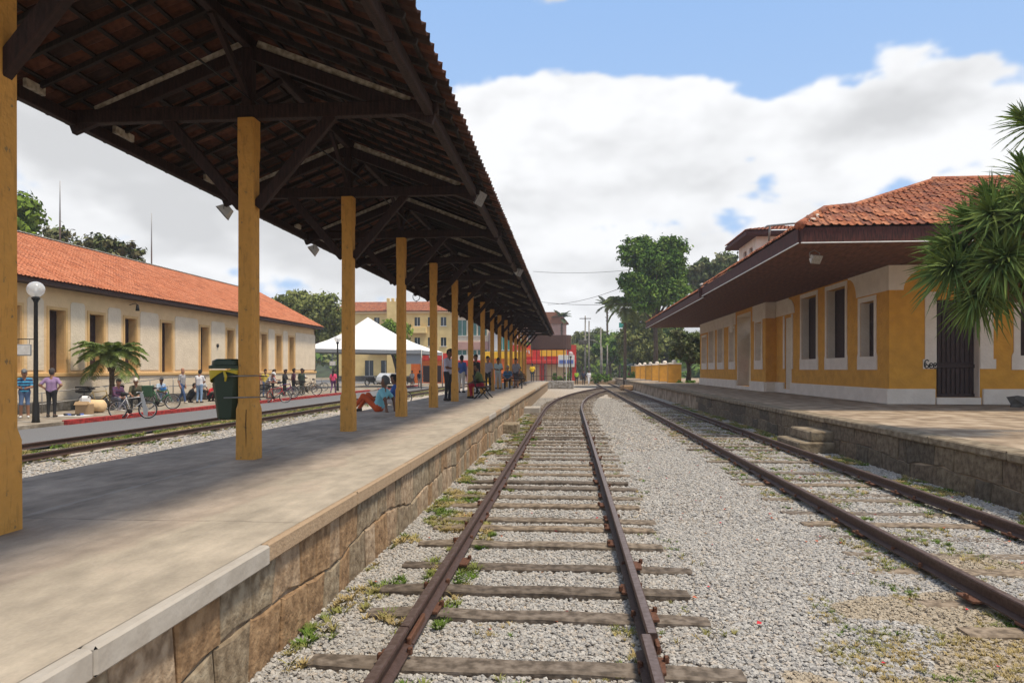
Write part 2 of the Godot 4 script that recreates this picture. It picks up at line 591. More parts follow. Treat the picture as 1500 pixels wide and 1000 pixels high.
# transforms of tiles on a roof face: eave corner o, U along the eave, S horizontal inward; prof = [[d, height], ...] above o.y; lim(d) gives the range along U
func tile_face(out: Array, o: Vector3, U: Vector3, S: Vector3, prof: Array, lim: Callable, jit := 0.012) -> void:
	for s in prof.size() - 1:
		var d0: float = prof[s][0]
		var d1: float = prof[s + 1][0]
		var dh: float = prof[s + 1][1] - prof[s][1]
		var len := sqrt((d1 - d0) ** 2 + dh * dh)
		var rows := maxi(1, roundi(len / 0.33))
		var dir := (S * (d1 - d0) + UP * dh).normalized()
		var nrm := dir.cross(U).normalized()
		if nrm.y < 0:
			nrm = -nrm
		for r in rows:
			var f := float(r) / rows
			var d := d0 + (d1 - d0) * f
			var l: Array = lim.call(d + 0.15)
			var n := int((l[1] - l[0]) / 0.22)
			for k in n:
				var p: Vector3 = o + U * (l[0] + (k + 0.5) * 0.22 + rnd(-jit, jit) * 0.4) + S * d + UP * (prof[s][1] + dh * f) + nrm * rnd(0, jit)
				var x := U.rotated(nrm, rnd(-0.03, 0.03))
				out.append(Transform3D(Basis(x, nrm, dir), p))

# the tiles that show largest as parts, the rest as one part
func lay_tiles(parent: Node, ts: Array, near: int, dirty := 0.25, cols := tile_cols) -> void:
	var inv: Transform3D = (parent as Node3D).global_transform.affine_inverse()
	if near > 0:
		ts.sort_custom(func(a, b): return a.origin.distance_squared_to(CAM) < b.origin.distance_squared_to(CAM))
	var tm := tile_mesh()
	var rt := []
	var rc := []
	for i in ts.size():
		var k := rng.randi() % 6
		if rng.randf() > dirty and k == 4:
			k = 1
		if i < near:
			put(parent, "tile", tm, "tile%d" % k, inv * ts[i])
		else:
			rt.append(inv * ts[i])
			rc.append(cols[k])
	if rt.size():
		copies(parent, "tiles", tm, "tile_copies", rt, rc)

# ------------------------------------------------------------------ ground, tracks, platforms
func build_ground():
	structure("ground", sheet(-400, -700, 400, 60, -0.08), "earth")
	structure("ballast", sheet(-12.7, -78, 6.2, 4, -0.05), "gravel")
	structure("road", sheet(-17.0, -95, -12.62, 10, -0.004), "asphalt")
	structure("far_road", sheet(-60, -125, 60, -95, -0.01), "asphalt")
	structure("plaza", sheet(-60, -95, 9, -78.2, 0.0), "plaza")
	var pv := structure("pavement", box(Vector3(5.4, 0.2, 88), 0.01), "pavement", T(Vector3(-19.72, 0.02, -46)))
	pv.set_meta("kind", "structure")
	structure("side_street", sheet(-60, -95, -17.1, -61, 0.002), "pavement")
	# red kerbs
	for k in [[-10.0, -19.9, "long red painted kerb beside the black lamp post"], [-23.0, -60.0, "red painted kerb running past the parked bicycles"], [-63.0, -80.0, "faded red kerb in front of the shops"]]:
		var L: float = absf(k[1] - k[0])
		var o := thing("kerb", k[2], "kerb", Vector3(-17.0, 0, (k[0] + k[1]) * 0.5), 0, "red kerbs")
		var n := int(L / 1.0)
		for i in n:
			put(o, "kerb_stone", box(Vector3(0.22, 0.2, L / n - 0.012), 0.015), "kerb_red", T(Vector3(rnd(-0.008, 0.008), 0.055 + rnd(-0.006, 0.006), (i + 0.5) * L / n - L * 0.5)))
	# slabs of the plaza edge beyond the tracks
	var pk := thing("plaza_kerb", "low ochre kerb closing off the far end of the tracks", "kerb", Vector3(4.0, 0, -92.0))
	for i in 10:
		put(pk, "kerb_stone", box(Vector3(1.96, 0.5, 0.3), 0.02), "coping_tan", T(Vector3((i - 4.5) * 2.0, 0.2, 0)))

func rail_mesh(pts: Array, side := 0.0) -> Array:
	# foot, web and head swept along the points; returns [body, running surface]
	var prof := [Vector2(-0.065, 0.0), Vector2(-0.065, 0.012), Vector2(-0.012, 0.03), Vector2(-0.010, 0.088), Vector2(-0.034, 0.098), Vector2(-0.034, 0.122), Vector2(-0.026, 0.13)]
	var full := prof.duplicate()
	for i in range(prof.size() - 1, -1, -1):
		full.append(Vector2(-prof[i].x, prof[i].y))
	var st := begin()
	var rings := []
	for i in pts.size():
		var d: Vector3 = (pts[mini(i + 1, pts.size() - 1)] - pts[maxi(i - 1, 0)]).normalized()
		var x := d.cross(UP).normalized()
		var ring := []
		for q in full:
			ring.append(pts[i] + x * q.x + UP * q.y)
		rings.append(ring)
	var n := full.size()
	for i in rings.size() - 1:
		for k in n - 1:
			if k == 6:
				continue
			quad(st, rings[i][k], rings[i][k + 1], rings[i + 1][k + 1], rings[i + 1][k])
	for e in [rings[0], rings[-1]]:
		for k in range(0, 6):
			quad(st, e[k], e[k + 1], e[n - 2 - k], e[n - 1 - k])
	var st2 := begin()
	for i in rings.size() - 1:
		quad(st2, rings[i][6], rings[i][7], rings[i + 1][7], rings[i + 1][6])
	return [fin(st), fin(st2)]

func sleeper_mesh(L: float) -> ArrayMesh:
	# a weathered timber: uneven edges and split ends
	var st := begin()
	var n := 9
	var rows := []
	for i in n:
		var x := -L * 0.5 + L * i / (n - 1)
		var w := 0.10 + rnd(-0.01, 0.01)
		var t := rnd(-0.008, 0.004)
		if i == 0 or i == n - 1:
			w -= rnd(0.0, 0.03); t -= rnd(0.0, 0.015)
		rows.append([Vector3(x, -0.14, -w), Vector3(x, t - 0.012, -w), Vector3(x, t, -w + 0.015), Vector3(x, t - rnd(0, 0.006), 0), Vector3(x, t, w - 0.015), Vector3(x, t - 0.012, w), Vector3(x, -0.14, w)])
	for i in n - 1:
		for k in 6:
			quad(st, rows[i][k], rows[i + 1][k], rows[i + 1][k + 1], rows[i][k + 1])
	for e in [rows[0], rows[-1]]:
		for k in range(1, 6):
			tri(st, e[0], e[k], e[k + 1])
	return fin(st)

func curve_x(x: float, z: float) -> float:
	return x + (0.0027 * pow(maxf(-z - 30.0, 0.0), 2.0))

func build_tracks():
	var sl := []
	for i in 5:
		sl.append(sleeper_mesh(2.6 + rnd(-0.15, 0.15)))
	var plate_box := box(Vector3(0.17, 0.022, 0.24), 0.004)
	var bolt := box(Vector3(0.035, 0.05, 0.035), 0.008)
	for tr in [["railway track with grey weathered sleepers curving off between the two platforms", -0.28, 1], ["straight railway track below the dark stone platform of the ochre station", 4.145, 2], ["railway track sunk beside the asphalt street with grass between its rails", -11.75, 3]]:
		var o := thing("railway_track", tr[0], "track", Vector3(tr[1], 0, 0), 0, "railway tracks")
		var kind: int = tr[2]
		var z := -3.2
		var zend := -70.0 if kind == 1 else -90.0
		if kind == 3:
			z = -8.0
		while z > zend and kind != 3:
			var zz := z + rnd(-0.15, 0.15)
			var dx := curve_x(0.0, zz) if kind == 1 else 0.0
			var turn := rnd(-0.02, 0.02) + (atan(0.0054 * maxf(-zz - 30.0, 0)) if kind == 1 else 0.0)
			var buried := rnd(-0.006, 0.02) if kind == 1 else rnd(-0.03, 0.012)
			sleepers.append([tr[1] + dx, zz, 1 if kind == 1 or rng.randf() < 0.45 else 0])
			var s := put(o, "sleeper", sl[rng.randi() % 5], "sleeper%d" % (rng.randi() % 4), T(Vector3(dx + rnd(-0.06, 0.06), buried, zz), -turn))
			if zz > -26.0:
				for sd in [-0.82, 0.82]:
					put(s, "tie_plate", plate_box, "rust", T(Vector3(sd + rnd(-0.015, 0.015), 0.024 - buried, rnd(-0.02, 0.02)), rnd(-0.1, 0.1)))
					put(s, "bolt", bolt, "rust", T(Vector3(sd - 0.085, 0.046 - buried, 0.05)))
					put(s, "bolt", bolt, "rust", T(Vector3(sd + 0.085, 0.046 - buried, -0.05)))
			z -= 0.74
		for sd in [-1.0, 1.0]:
			var segs := []
			if kind == 1:
				segs = [[-2.0, -4.72, -0.045 * sd if sd > 0 else 0.0], [-4.74, -70.0 if sd < 0 else -61.5, 0.0]]
			elif kind == 2:
				segs = [[-2.0, -13.6, 0.0], [-13.61, -92.0, 0.0]]
			else:
				segs = [[-4.0, -30.0, 0.0], [-30.01, -92.0, 0.0]]
			for sg in segs:
				var pts := []
				var zz: float = sg[0]
				while true:
					var dx2 := curve_x(0.0, zz) if kind == 1 else 0.0
					pts.append(Vector3(0.82 * sd + dx2 + sg[2], 0.026, zz))
					if zz <= sg[1]:
						break
					zz = maxf(zz - 2.0, sg[1])
				var rm := rail_mesh(pts)
				var r := put(o, "rail", rm[0], "rail")
				put(r, "running_surface", rm[1], "rail_top")
		if kind == 1:
			# fishplates at the joints
			for sd in [-1.0, 1.0]:
				put(o, "joint_bar", box(Vector3(0.03, 0.06, 0.5), 0.006), "rust", T(Vector3(0.82 * sd + 0.035, 0.058, -4.95)))

# a stone with its own outline and a bevelled face, in the plane U (along), UP, N (out)
func stone_mesh(q: Array, o: Vector3, U: Vector3, N: Vector3, d: float) -> ArrayMesh:
	var st := begin()
	var c := V0
	var back := []
	for p in q:
		back.append(o + U * p.x + UP * p.y)
		c += back[-1]
	c /= q.size()
	var side := []
	var front := []
	for b in back:
		side.append(b + N * (d - 0.012))
		front.append(b + (c - b).normalized() * 0.018 + N * (d + rnd(-0.006, 0.006)))
	var n := q.size()
	for i in n:
		var j := (i + 1) % n
		quad(st, back[i], side[i], side[j], back[j])
		quad(st, side[i], front[i], front[j], side[j])
	var m := c + N * (d + rnd(0.0, 0.01))
	for i in n:
		tri(st, front[i], m, front[(i + 1) % n])
	return fin(st)

func masonry(parent: Node3D, x: float, N: Vector3, z0: float, z1: float, y0: float, y1: float, mats: String, nm: int, wmin: float, wmax: float) -> void:
	var U := Vector3(0, 0, -1)
	var L := absf(z1 - z0)
	var nz := FastNoiseLite.new()
	nz.seed = 5; nz.frequency = 0.35
	for row in 2:
		var u := 0.0
		var sk := 0.0
		while u < L:
			var w := minf(rnd(wmin, wmax), L - u)
			var u1 := u + w
			var sk1 := rnd(-0.06, 0.06)
			var mid := func(t: float) -> float: return y0 + (y1 - y0) * (0.52 + 0.22 * nz.get_noise_1d(t))
			var g := 0.004
			var q := []
			if row == 0:
				q = [Vector2(u + g, y0), Vector2(u + g + sk, mid.call(u) - g), Vector2((u + u1) * 0.5, mid.call((u + u1) * 0.5) - g + rnd(-0.02, 0)), Vector2(u1 - g + sk1, mid.call(u1) - g), Vector2(u1 - g, y0)]
			else:
				q = [Vector2(u + g, mid.call(u) + g), Vector2(u + g + sk, y1), Vector2(u1 - g + sk1, y1), Vector2(u1 - g, mid.call(u1) + g), Vector2((u + u1) * 0.5, mid.call((u + u1) * 0.5) + g + rnd(0, 0.02))]
			var far := z0 - u < -34.0
			if not far:
				put(parent, "stone", stone_mesh(q, Vector3(x, 0, z0), U, N, 0.024 + rnd(-0.008, 0.008)), "%s%d" % [mats, rng.randi() % nm])
			u = u1
			sk = sk1
			if far:
				break

func floor_tex() -> ImageTexture:
	# dark screed with canopy shade painted into it, ragged edge, pale worn cement beyond; u across the platform, v along
	var a := FastNoiseLite.new()
	a.seed = 41; a.frequency = 0.012; a.fractal_octaves = 5
	var b := FastNoiseLite.new()
	b.seed = 42; b.frequency = 0.05; b.fractal_octaves = 4
	var w := 400
	var h := 2000
	var im := Image.create(w, h, false, Image.FORMAT_RGB8)
	for y in h:
		for x in w:
			var px := x * 3.59 / w           # metres from the street side
			var pz := y * 28.0 / h           # metres along
			var n1 := a.get_noise_2d(px * 85.0, pz * 42.0)
			var n2 := b.get_noise_2d(px * 80.0, pz * 50.0)
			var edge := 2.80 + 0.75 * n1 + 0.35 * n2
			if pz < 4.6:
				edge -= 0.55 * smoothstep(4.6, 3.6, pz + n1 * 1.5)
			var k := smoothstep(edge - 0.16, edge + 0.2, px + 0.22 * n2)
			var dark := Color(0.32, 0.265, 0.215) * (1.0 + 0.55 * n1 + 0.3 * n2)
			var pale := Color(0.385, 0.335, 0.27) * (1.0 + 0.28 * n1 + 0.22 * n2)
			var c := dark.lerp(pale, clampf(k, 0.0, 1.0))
			# worn pale seam along the line of posts
			if absf(px - 1.42 + 0.03 * n1) < 0.03 + 0.04 * n2:
				c = c.lerp(Color(0.33, 0.30, 0.27), 0.6)
			# grit, cross joints of the pours, hairline cracks
			c *= 0.93 + 0.14 * rng.randf()
			var jz := fposmod(pz + 0.02 * n1, 4.0)
			if jz < 0.018:
				c *= 0.62
			c.a = 1.0
			im.set_pixel(x, y, lin(c.clamp()))
	return ImageTexture.create_from_image(im)

func build_left_platform():
	var o := thing("station_platform", "long island platform of dark worn cement under the tiled canopy", "platform")
	var st := begin()
	bx(st, Vector3(-3.72, 0.33, -31.5), Vector3(3.5, 0.76, 69), Basis.IDENTITY, 0.01)
	put(o, "platform_core", fin(st), "mortar")
	# the walking surface
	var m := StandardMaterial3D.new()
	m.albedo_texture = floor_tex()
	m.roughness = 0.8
	m.normal_enabled = true
	m.normal_texture = M["n_fine"]
	m.normal_scale = 0.25
	var sf := SurfaceTool.new()
	sf.begin(Mesh.PRIMITIVE_TRIANGLES)
	var z0 := 3.0
	for i in 3:
		var za := z0 - i * 28.0
		var zb := maxf(za - 28.0, -66.0)
		var v1 := (za - zb) / 28.0
		for q in [[-5.5, za, 0, 0], [-5.5, zb, 0, v1], [-1.93, zb, 3.57 / 3.59, v1], [-5.5, za, 0, 0], [-1.93, zb, 3.57 / 3.59, v1], [-1.93, za, 3.57 / 3.59, 0]]:
			sf.set_uv(Vector2(q[2], q[3]))
			sf.set_normal(UP)
			sf.add_vertex(Vector3(q[0], 0.7735, q[1]))
	sf.generate_tangents()
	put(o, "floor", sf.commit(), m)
	# coping slabs: grey renewed ones near by, tan ones further on
	var z := 3.0
	while z > -66.0:
		var L := minf(rnd(1.3, 2.1), 66.0 + z)
		var near := z > -4.3
		if near and z - L < -4.75:
			L = z + 4.75
		var grey := near or rng.randf() < 0.14
		var cs := put(o, "coping_slab", box(Vector3(0.36 + rnd(0, 0.012), 0.125, L - 0.008), 0.012), "coping_grey" if grey else "coping_tan", T(Vector3(-2.075 + (0.02 if near else 0.0) + rnd(-0.005, 0.005), 0.708 + rnd(-0.002, 0.002), z - L * 0.5)))
		cs.rotation.y = rnd(-0.003, 0.003)
		z -= L
	for k in 34:
		put(o, "edge_slab", box(Vector3(0.14, 0.1, 1.99), 0.012), "coping_grey", T(Vector3(-5.46, 0.722, 2.0 - k * 2.0)))
	masonry(o, -1.972, Vector3.RIGHT, 3.0, -66.0, -0.1, 0.644, "stone", 5, 0.2, 0.52)
	# buttress stones that stand out at the foot of the wall
	put(o, "step_stone", box(Vector3(0.5, 0.34, 0.8), 0.03), "stone2", T(Vector3(-1.75, 0.1, -21.5)))
	put(o, "step_stone", box(Vector3(0.7, 0.3, 1.1), 0.03), "coping_grey", T(Vector3(-1.62, 0.08, -31.5)))

func build_right_platform():
	var o := thing("station_platform", "broad earthy platform with a stone edge coloured dark for shade before the ochre station", "platform")
	var st := begin()
	bx(st, Vector3(18.0, 0.33, -46.0), Vector3(24.0, 0.83, 98), Basis.IDENTITY, 0.01)
	put(o, "floor", fin(st), "right_floor")
	var z := 2.0
	while z > -94.0:
		var L := rnd(1.2, 2.2)
		put(o, "coping_slab", box(Vector3(0.42, 0.13, L - 0.012), 0.02), "coping_old", T(Vector3(6.13 + rnd(-0.012, 0.012), 0.692 + rnd(-0.008, 0.008), z - L * 0.5), rnd(-0.006, 0.006)))
		z -= L
	masonry(o, 6.0, Vector3.LEFT, 2.0, -94.0, -0.1, 0.626, "shaded_stone", 4, 0.3, 1.25)
	put(o, "step", box(Vector3(0.55, 0.24, 1.5), 0.03), "coping_old", T(Vector3(5.74, 0.34, -17.6)))
	put(o, "step", box(Vector3(0.85, 0.26, 1.7), 0.03), "coping_old", T(Vector3(5.60, 0.09, -17.6)))

# ------------------------------------------------------------------ canopy
func post_mesh() -> ArrayMesh:
	var st := begin()
	var rows := [[0.0, 0.122], [0.62, 0.119], [0.70, 0.101], [3.66, 0.098], [3.72, 0.106], [4.17, 0.106]]
	var rings := []
	for r in rows:
		var ring := []
		var h: float = r[1]
		var e := 0.018
		for q in [[-h + e, -h], [h - e, -h], [h, -h + e], [h, h - e], [h - e, h], [-h + e, h], [-h, h - e], [-h, -h + e]]:
			ring.append(Vector3(q[0] * 0.98, r[0], q[1]))
		rings.append(ring)
	for i in rings.size() - 1:
		for k in 8:
			var j := (k + 1) % 8
			quad(st, rings[i][k], rings[i][j], rings[i + 1][j], rings[i + 1][k])
	for k in range(1, 7):
		tri(st, rings[-1][0], rings[-1][k + 1], rings[-1][k])
	return fin(st)

func build_canopy():
	var X := -3.93
	var o := thing("platform_canopy", "long open platform canopy with clay tile roof on ochre wooden posts", "canopy", Vector3(X, 0.765, 0))
	var pm := post_mesh()
	var zs := []
	for k in 16:
		zs.append(-4.56 - 4.0 * k)
	var tie := box(Vector3(4.72, 0.17, 0.12), 0.01)
	var pitch := 0.42
	var brace_st := [begin(), begin()]
	for i in 2:
		var s := -1.0 if i == 0 else 1.0
		bar(brace_st[i], Vector3(0.10 * s, 3.1, 0), Vector3(1.05 * s, 4.2, 0), 0.09, 0.13)
	var brace := [fin(brace_st[0]), fin(brace_st[1])]
	var raft := [bar_mesh(Vector3(-2.3, 4.12, 0), Vector3(0, 5.0, 0), 0.09, 0.16), bar_mesh(Vector3(2.3, 4.12, 0), Vector3(0, 5.0, 0), 0.09, 0.16)]
	var strip := [bar_mesh(Vector3(-2.0, 4.36, 0.0), Vector3(-0.1, 5.11, 0.0), 0.05, 0.085), bar_mesh(Vector3(2.0, 4.36, 0.0), Vector3(0.1, 5.11, 0.0), 0.05, 0.085)]
	var king := box(Vector3(0.13, 0.72, 0.13), 0.01)
	var lb := [bar_mesh(Vector3(0, 4.45, 0.05), Vector3(0, 5.04, 0.95), 0.06, 0.08), bar_mesh(Vector3(0, 4.45, -0.05), Vector3(0, 5.04, -0.95), 0.06, 0.08)]
	for z in zs:
		var p := T(Vector3(rnd(-0.015, 0.015), 0, z))
		put(o, "post", pm, "ochre", T(Vector3(0.06 if z > -5.0 else rnd(-0.015, 0.015), 0, z), rnd(-0.02, 0.02)))
		if int(z) % 3 != 0:
			var sx := rnd(-0.03, 0.03)
			put(o, "split", plate_mesh(PackedVector2Array([Vector2(sx, 0.16), Vector2(sx + 0.006, 0.3), Vector2(sx + 0.001, 0.45), Vector2(sx + 0.008, 0.62), Vector2(sx + 0.002, 0.62), Vector2(sx - 0.006, 0.44), Vector2(sx, 0.29)]), Vector3(0, 0, z + 0.1225), Vector3.RIGHT, UP, Vector3(0, 0, 1), 0.003), "batten")
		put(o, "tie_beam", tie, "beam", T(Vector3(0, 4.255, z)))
		put(o, "king_post", king, "beam", T(Vector3(0, 4.68, z)))
		for i in 2:
			put(o, "brace", brace[i], "beam", p)
			put(o, "principal_rafter", raft[i], "beam", p)
			put(o, "packing_strip", strip[i], "pale_board", T(Vector3(0, 0, z - 0.03)))
			put(o, "ridge_brace", lb[i], "beam", p)
			var sx := -2.2 if i == 0 else 2.2
			put(o, "packing_block", box(Vector3(0.05, 0.10, 0.42), 0.006), "pale_board", T(Vector3(sx * 0.985, 4.33, z - 0.85)))
			put(o, "packing_block", box(Vector3(0.05, 0.10, 0.30), 0.006), "pale_board", T(Vector3(sx * 0.985, 4.33, z + 0.8)))
	for sx in [-2.25, 2.25]:
		for k in 17:
			put(o, "eave_beam", box(Vector3(0.10, 0.15, 3.99), 0.01), "beam", T(Vector3(sx, 4.22, -2.56 + 0.0 - 4.0 * k + 2.0)))
	for k in 17:
		put(o, "ridge_beam", box(Vector3(0.10, 0.15, 3.99), 0.01), "beam", T(Vector3(0, 5.11, -0.56 - 4.0 * k)))
	# common rafters and battens under the tiles
	var rl := [bar_mesh(Vector3(-2.47, 4.245, 0), Vector3(0, 5.25, 0), 0.05, 0.06), bar_mesh(Vector3(2.47, 4.245, 0), Vector3(0, 5.25, 0), 0.05, 0.06)]
	var z := 1.0
	while z > -66.0:
		for i in 2:
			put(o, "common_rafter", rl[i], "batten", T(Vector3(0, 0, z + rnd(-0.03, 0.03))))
		z -= 0.52
	for sx in [-1.0, 1.0]:
		for k in 8:
			var d := 0.1 + k * 0.33
			var bt := box(Vector3(0.045, 0.03, 34.0), 0.004)
			for h in 2:
				put(o, "batten", bt, "batten", Transform3D(Basis(Vector3(0, 0, 1), -0.397 * sx), Vector3(sx * (2.5 - d * 0.922), 4.275 + d * 0.387, 1.2 - 17.0 - 34.0 * h)))
	var roof := Node3D.new()
	var ts := []
	var prof := [[0.0, 0.0], [2.56, 2.56 * pitch]]
	tile_face(ts, Vector3(X + 2.56, 0.765 + 4.275, 1.3), Vector3(0, 0, -1), Vector3(-1, 0, 0), prof, func(_d): return [0.0, 67.5], 0.022)
	tile_face(ts, Vector3(X - 2.56, 0.765 + 4.275, 1.3), Vector3(0, 0, -1), Vector3(1, 0, 0), prof, func(_d): return [0.0, 67.5], 0.022)
	# the tiles that the view holds: nearest first, from post 1 on
	ts.sort_custom(func(a, b): return absf(a.origin.z + 7.0) < absf(b.origin.z + 7.0))
	var tm := tile_mesh()
	var inv := Transform3D(Basis.IDENTITY, -o.position)
	var cover: MeshInstance3D = put(o, "ridge_cap", ridge_mesh(67.5), "old_tile2", T(Vector3(0, 5.38, 1.3)))
	var rt := []
	var rc := []
	for i in ts.size():
		var k := rng.randi() % 6
		if i < 300:
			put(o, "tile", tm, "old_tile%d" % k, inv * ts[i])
		else:
			rt.append(inv * ts[i])
			rc.append(old_cols[k])
	copies(o, "tiles", tm, "tile_copies", rt, rc)
	# cable stapled along the ties
	put(o, "cable", tube_mesh([Vector3(-0.9, 5.0, -1.0), Vector3(-0.35, 4.62, -5.6), Vector3(0.05, 4.4, -8.5), Vector3(0.4, 4.38, -12.5), Vector3(0.3, 4.36, -20.0), Vector3(0.35, 4.38, -40.0)], [0.012], 5), "black_iron")

func ridge_mesh(L: float) -> ArrayMesh:
	var st := begin()
	var n := int(L / 0.36)
	for i in n:
		var a := -i * 0.36
		var b := a - 0.40
		for k in 5:
			var t0 := -1.2 + 2.4 * k / 5.0
			var t1 := -1.2 + 2.4 * (k + 1) / 5.0
			var p := func(t: float, z: float, r: float) -> Vector3: return Vector3(sin(t) * 0.14 * r, cos(t) * 0.11 * r - 0.06, z)
			quad(st, p.call(t0, a, 1.12), p.call(t0, b, 0.95), p.call(t1, b, 0.95), p.call(t1, a, 1.12))
	return fin(st)

# ------------------------------------------------------------------ the ochre station on the right
func window_part(o: Node3D, at: Vector3, U: Vector3, N: Vector3, x0: float, y0: float, x1: float, y1: float, deep: float, frame_w: float, m_frame: String, m_pane: String) -> void:
	# surround on the wall face with broadened feet, and a dark shuttered leaf at the back of the recess
	var w := frame_w
	var f := 0.06
	var pts := PackedVector2Array([Vector2(x0 - w - f, y0 - 0.45), Vector2(x1 + w + f, y0 - 0.45), Vector2(x1 + w + f, y0 - 0.02), Vector2(x1 + w, y0 + 0.12), Vector2(x1 + w, y1 + w), Vector2(x0 - w, y1 + w), Vector2(x0 - w, y0 + 0.12), Vector2(x0 - w - f, y0 - 0.02)])
	var st := begin()
	# four pieces round the opening, so that the recess stays open
	plate(st, PackedVector2Array([pts[0], pts[1], pts[2], Vector2(x1 + w + f * 0.9, y0), Vector2(x0 - w - f * 0.9, y0), pts[7]]), at, U, UP, N, 0.03)
	plate(st, PackedVector2Array([Vector2(x0 - w - f * 0.9, y0), Vector2(x0, y0), Vector2(x0, y1), Vector2(x0 - w, y1), Vector2(x0 - w, y0 + 0.12)]), at, U, UP, N, 0.03)
	plate(st, PackedVector2Array([Vector2(x1, y0), Vector2(x1 + w + f * 0.9, y0), Vector2(x1 + w, y0 + 0.12), Vector2(x1 + w, y1), Vector2(x1, y1)]), at, U, UP, N, 0.03)
	plate(st, rect(x0 - w, y1, x1 + w, y1 + w), at, U, UP, N, 0.03)
	var wn := put(o, "window", fin(st), m_frame)
	leaf(wn, at - N * (deep - 0.03), U, N, x0, y0, x1, y1, m_pane)
	# lining of the recess
	var ls := begin()
	for s in [[x0 + 0.004, 1.0], [x1 - 0.004, -1.0]]:
		var a := at + U * float(s[0])
		bx(ls, a + UP * (y0 + y1) * 0.5 - N * (deep * 0.5) + U * 0.01 * float(s[1]), (U.abs() * 0.02 + UP * (y1 - y0 - 0.01) + N.abs() * (deep - 0.02)), Basis.IDENTITY, 0.002)
	put(wn, "reveal", fin(ls), m_frame)

func leaf(wn: Node3D, at: Vector3, U: Vector3, N: Vector3, x0: float, y0: float, x1: float, y1: float, m: String) -> void:
	var st := begin()
	plate(st, rect(x0, y0, x1, y1), at, U, UP, N, 0.02)
	var w := (x1 - x0) * 0.5
	for k in 2:
		var a := x0 + k * w
		plate(st, rect(a + 0.02, y0 + 0.03, a + 0.1, y1 - 0.03), at + N * 0.02, U, UP, N, 0.025)
		plate(st, rect(a + w - 0.1, y0 + 0.03, a + w - 0.02, y1 - 0.03), at + N * 0.02, U, UP, N, 0.025)
		for j in 4:
			var yy := y0 + 0.03 + (y1 - y0 - 0.16) * j / 3.0
			plate(st, rect(a + 0.1, yy, a + w - 0.1, yy + 0.1), at + N * 0.02, U, UP, N, 0.022)
	put(wn, "leaf", fin(st), m)

func arc_plate(x_corner: float, w_flat: float, r: float, y_low: float, y_top: float) -> PackedVector2Array:
	# white corner plate whose lower edge swings up in a quarter circle
	var p := PackedVector2Array([Vector2(x_corner, y_low), Vector2(x_corner, y_top)])
	var s := 1.0 if w_flat > 0 else -1.0
	p.append(Vector2(x_corner + w_flat + s * r, y_top))
	var h := y_top - y_low
	for k in range(9, -1, -1):
		var a := PI * 0.5 * k / 9.0
		p.append(Vector2(x_corner + w_flat + s * r * (1.0 - cos(a)), y_low + h * 0.92 * sin(a)))
	return p

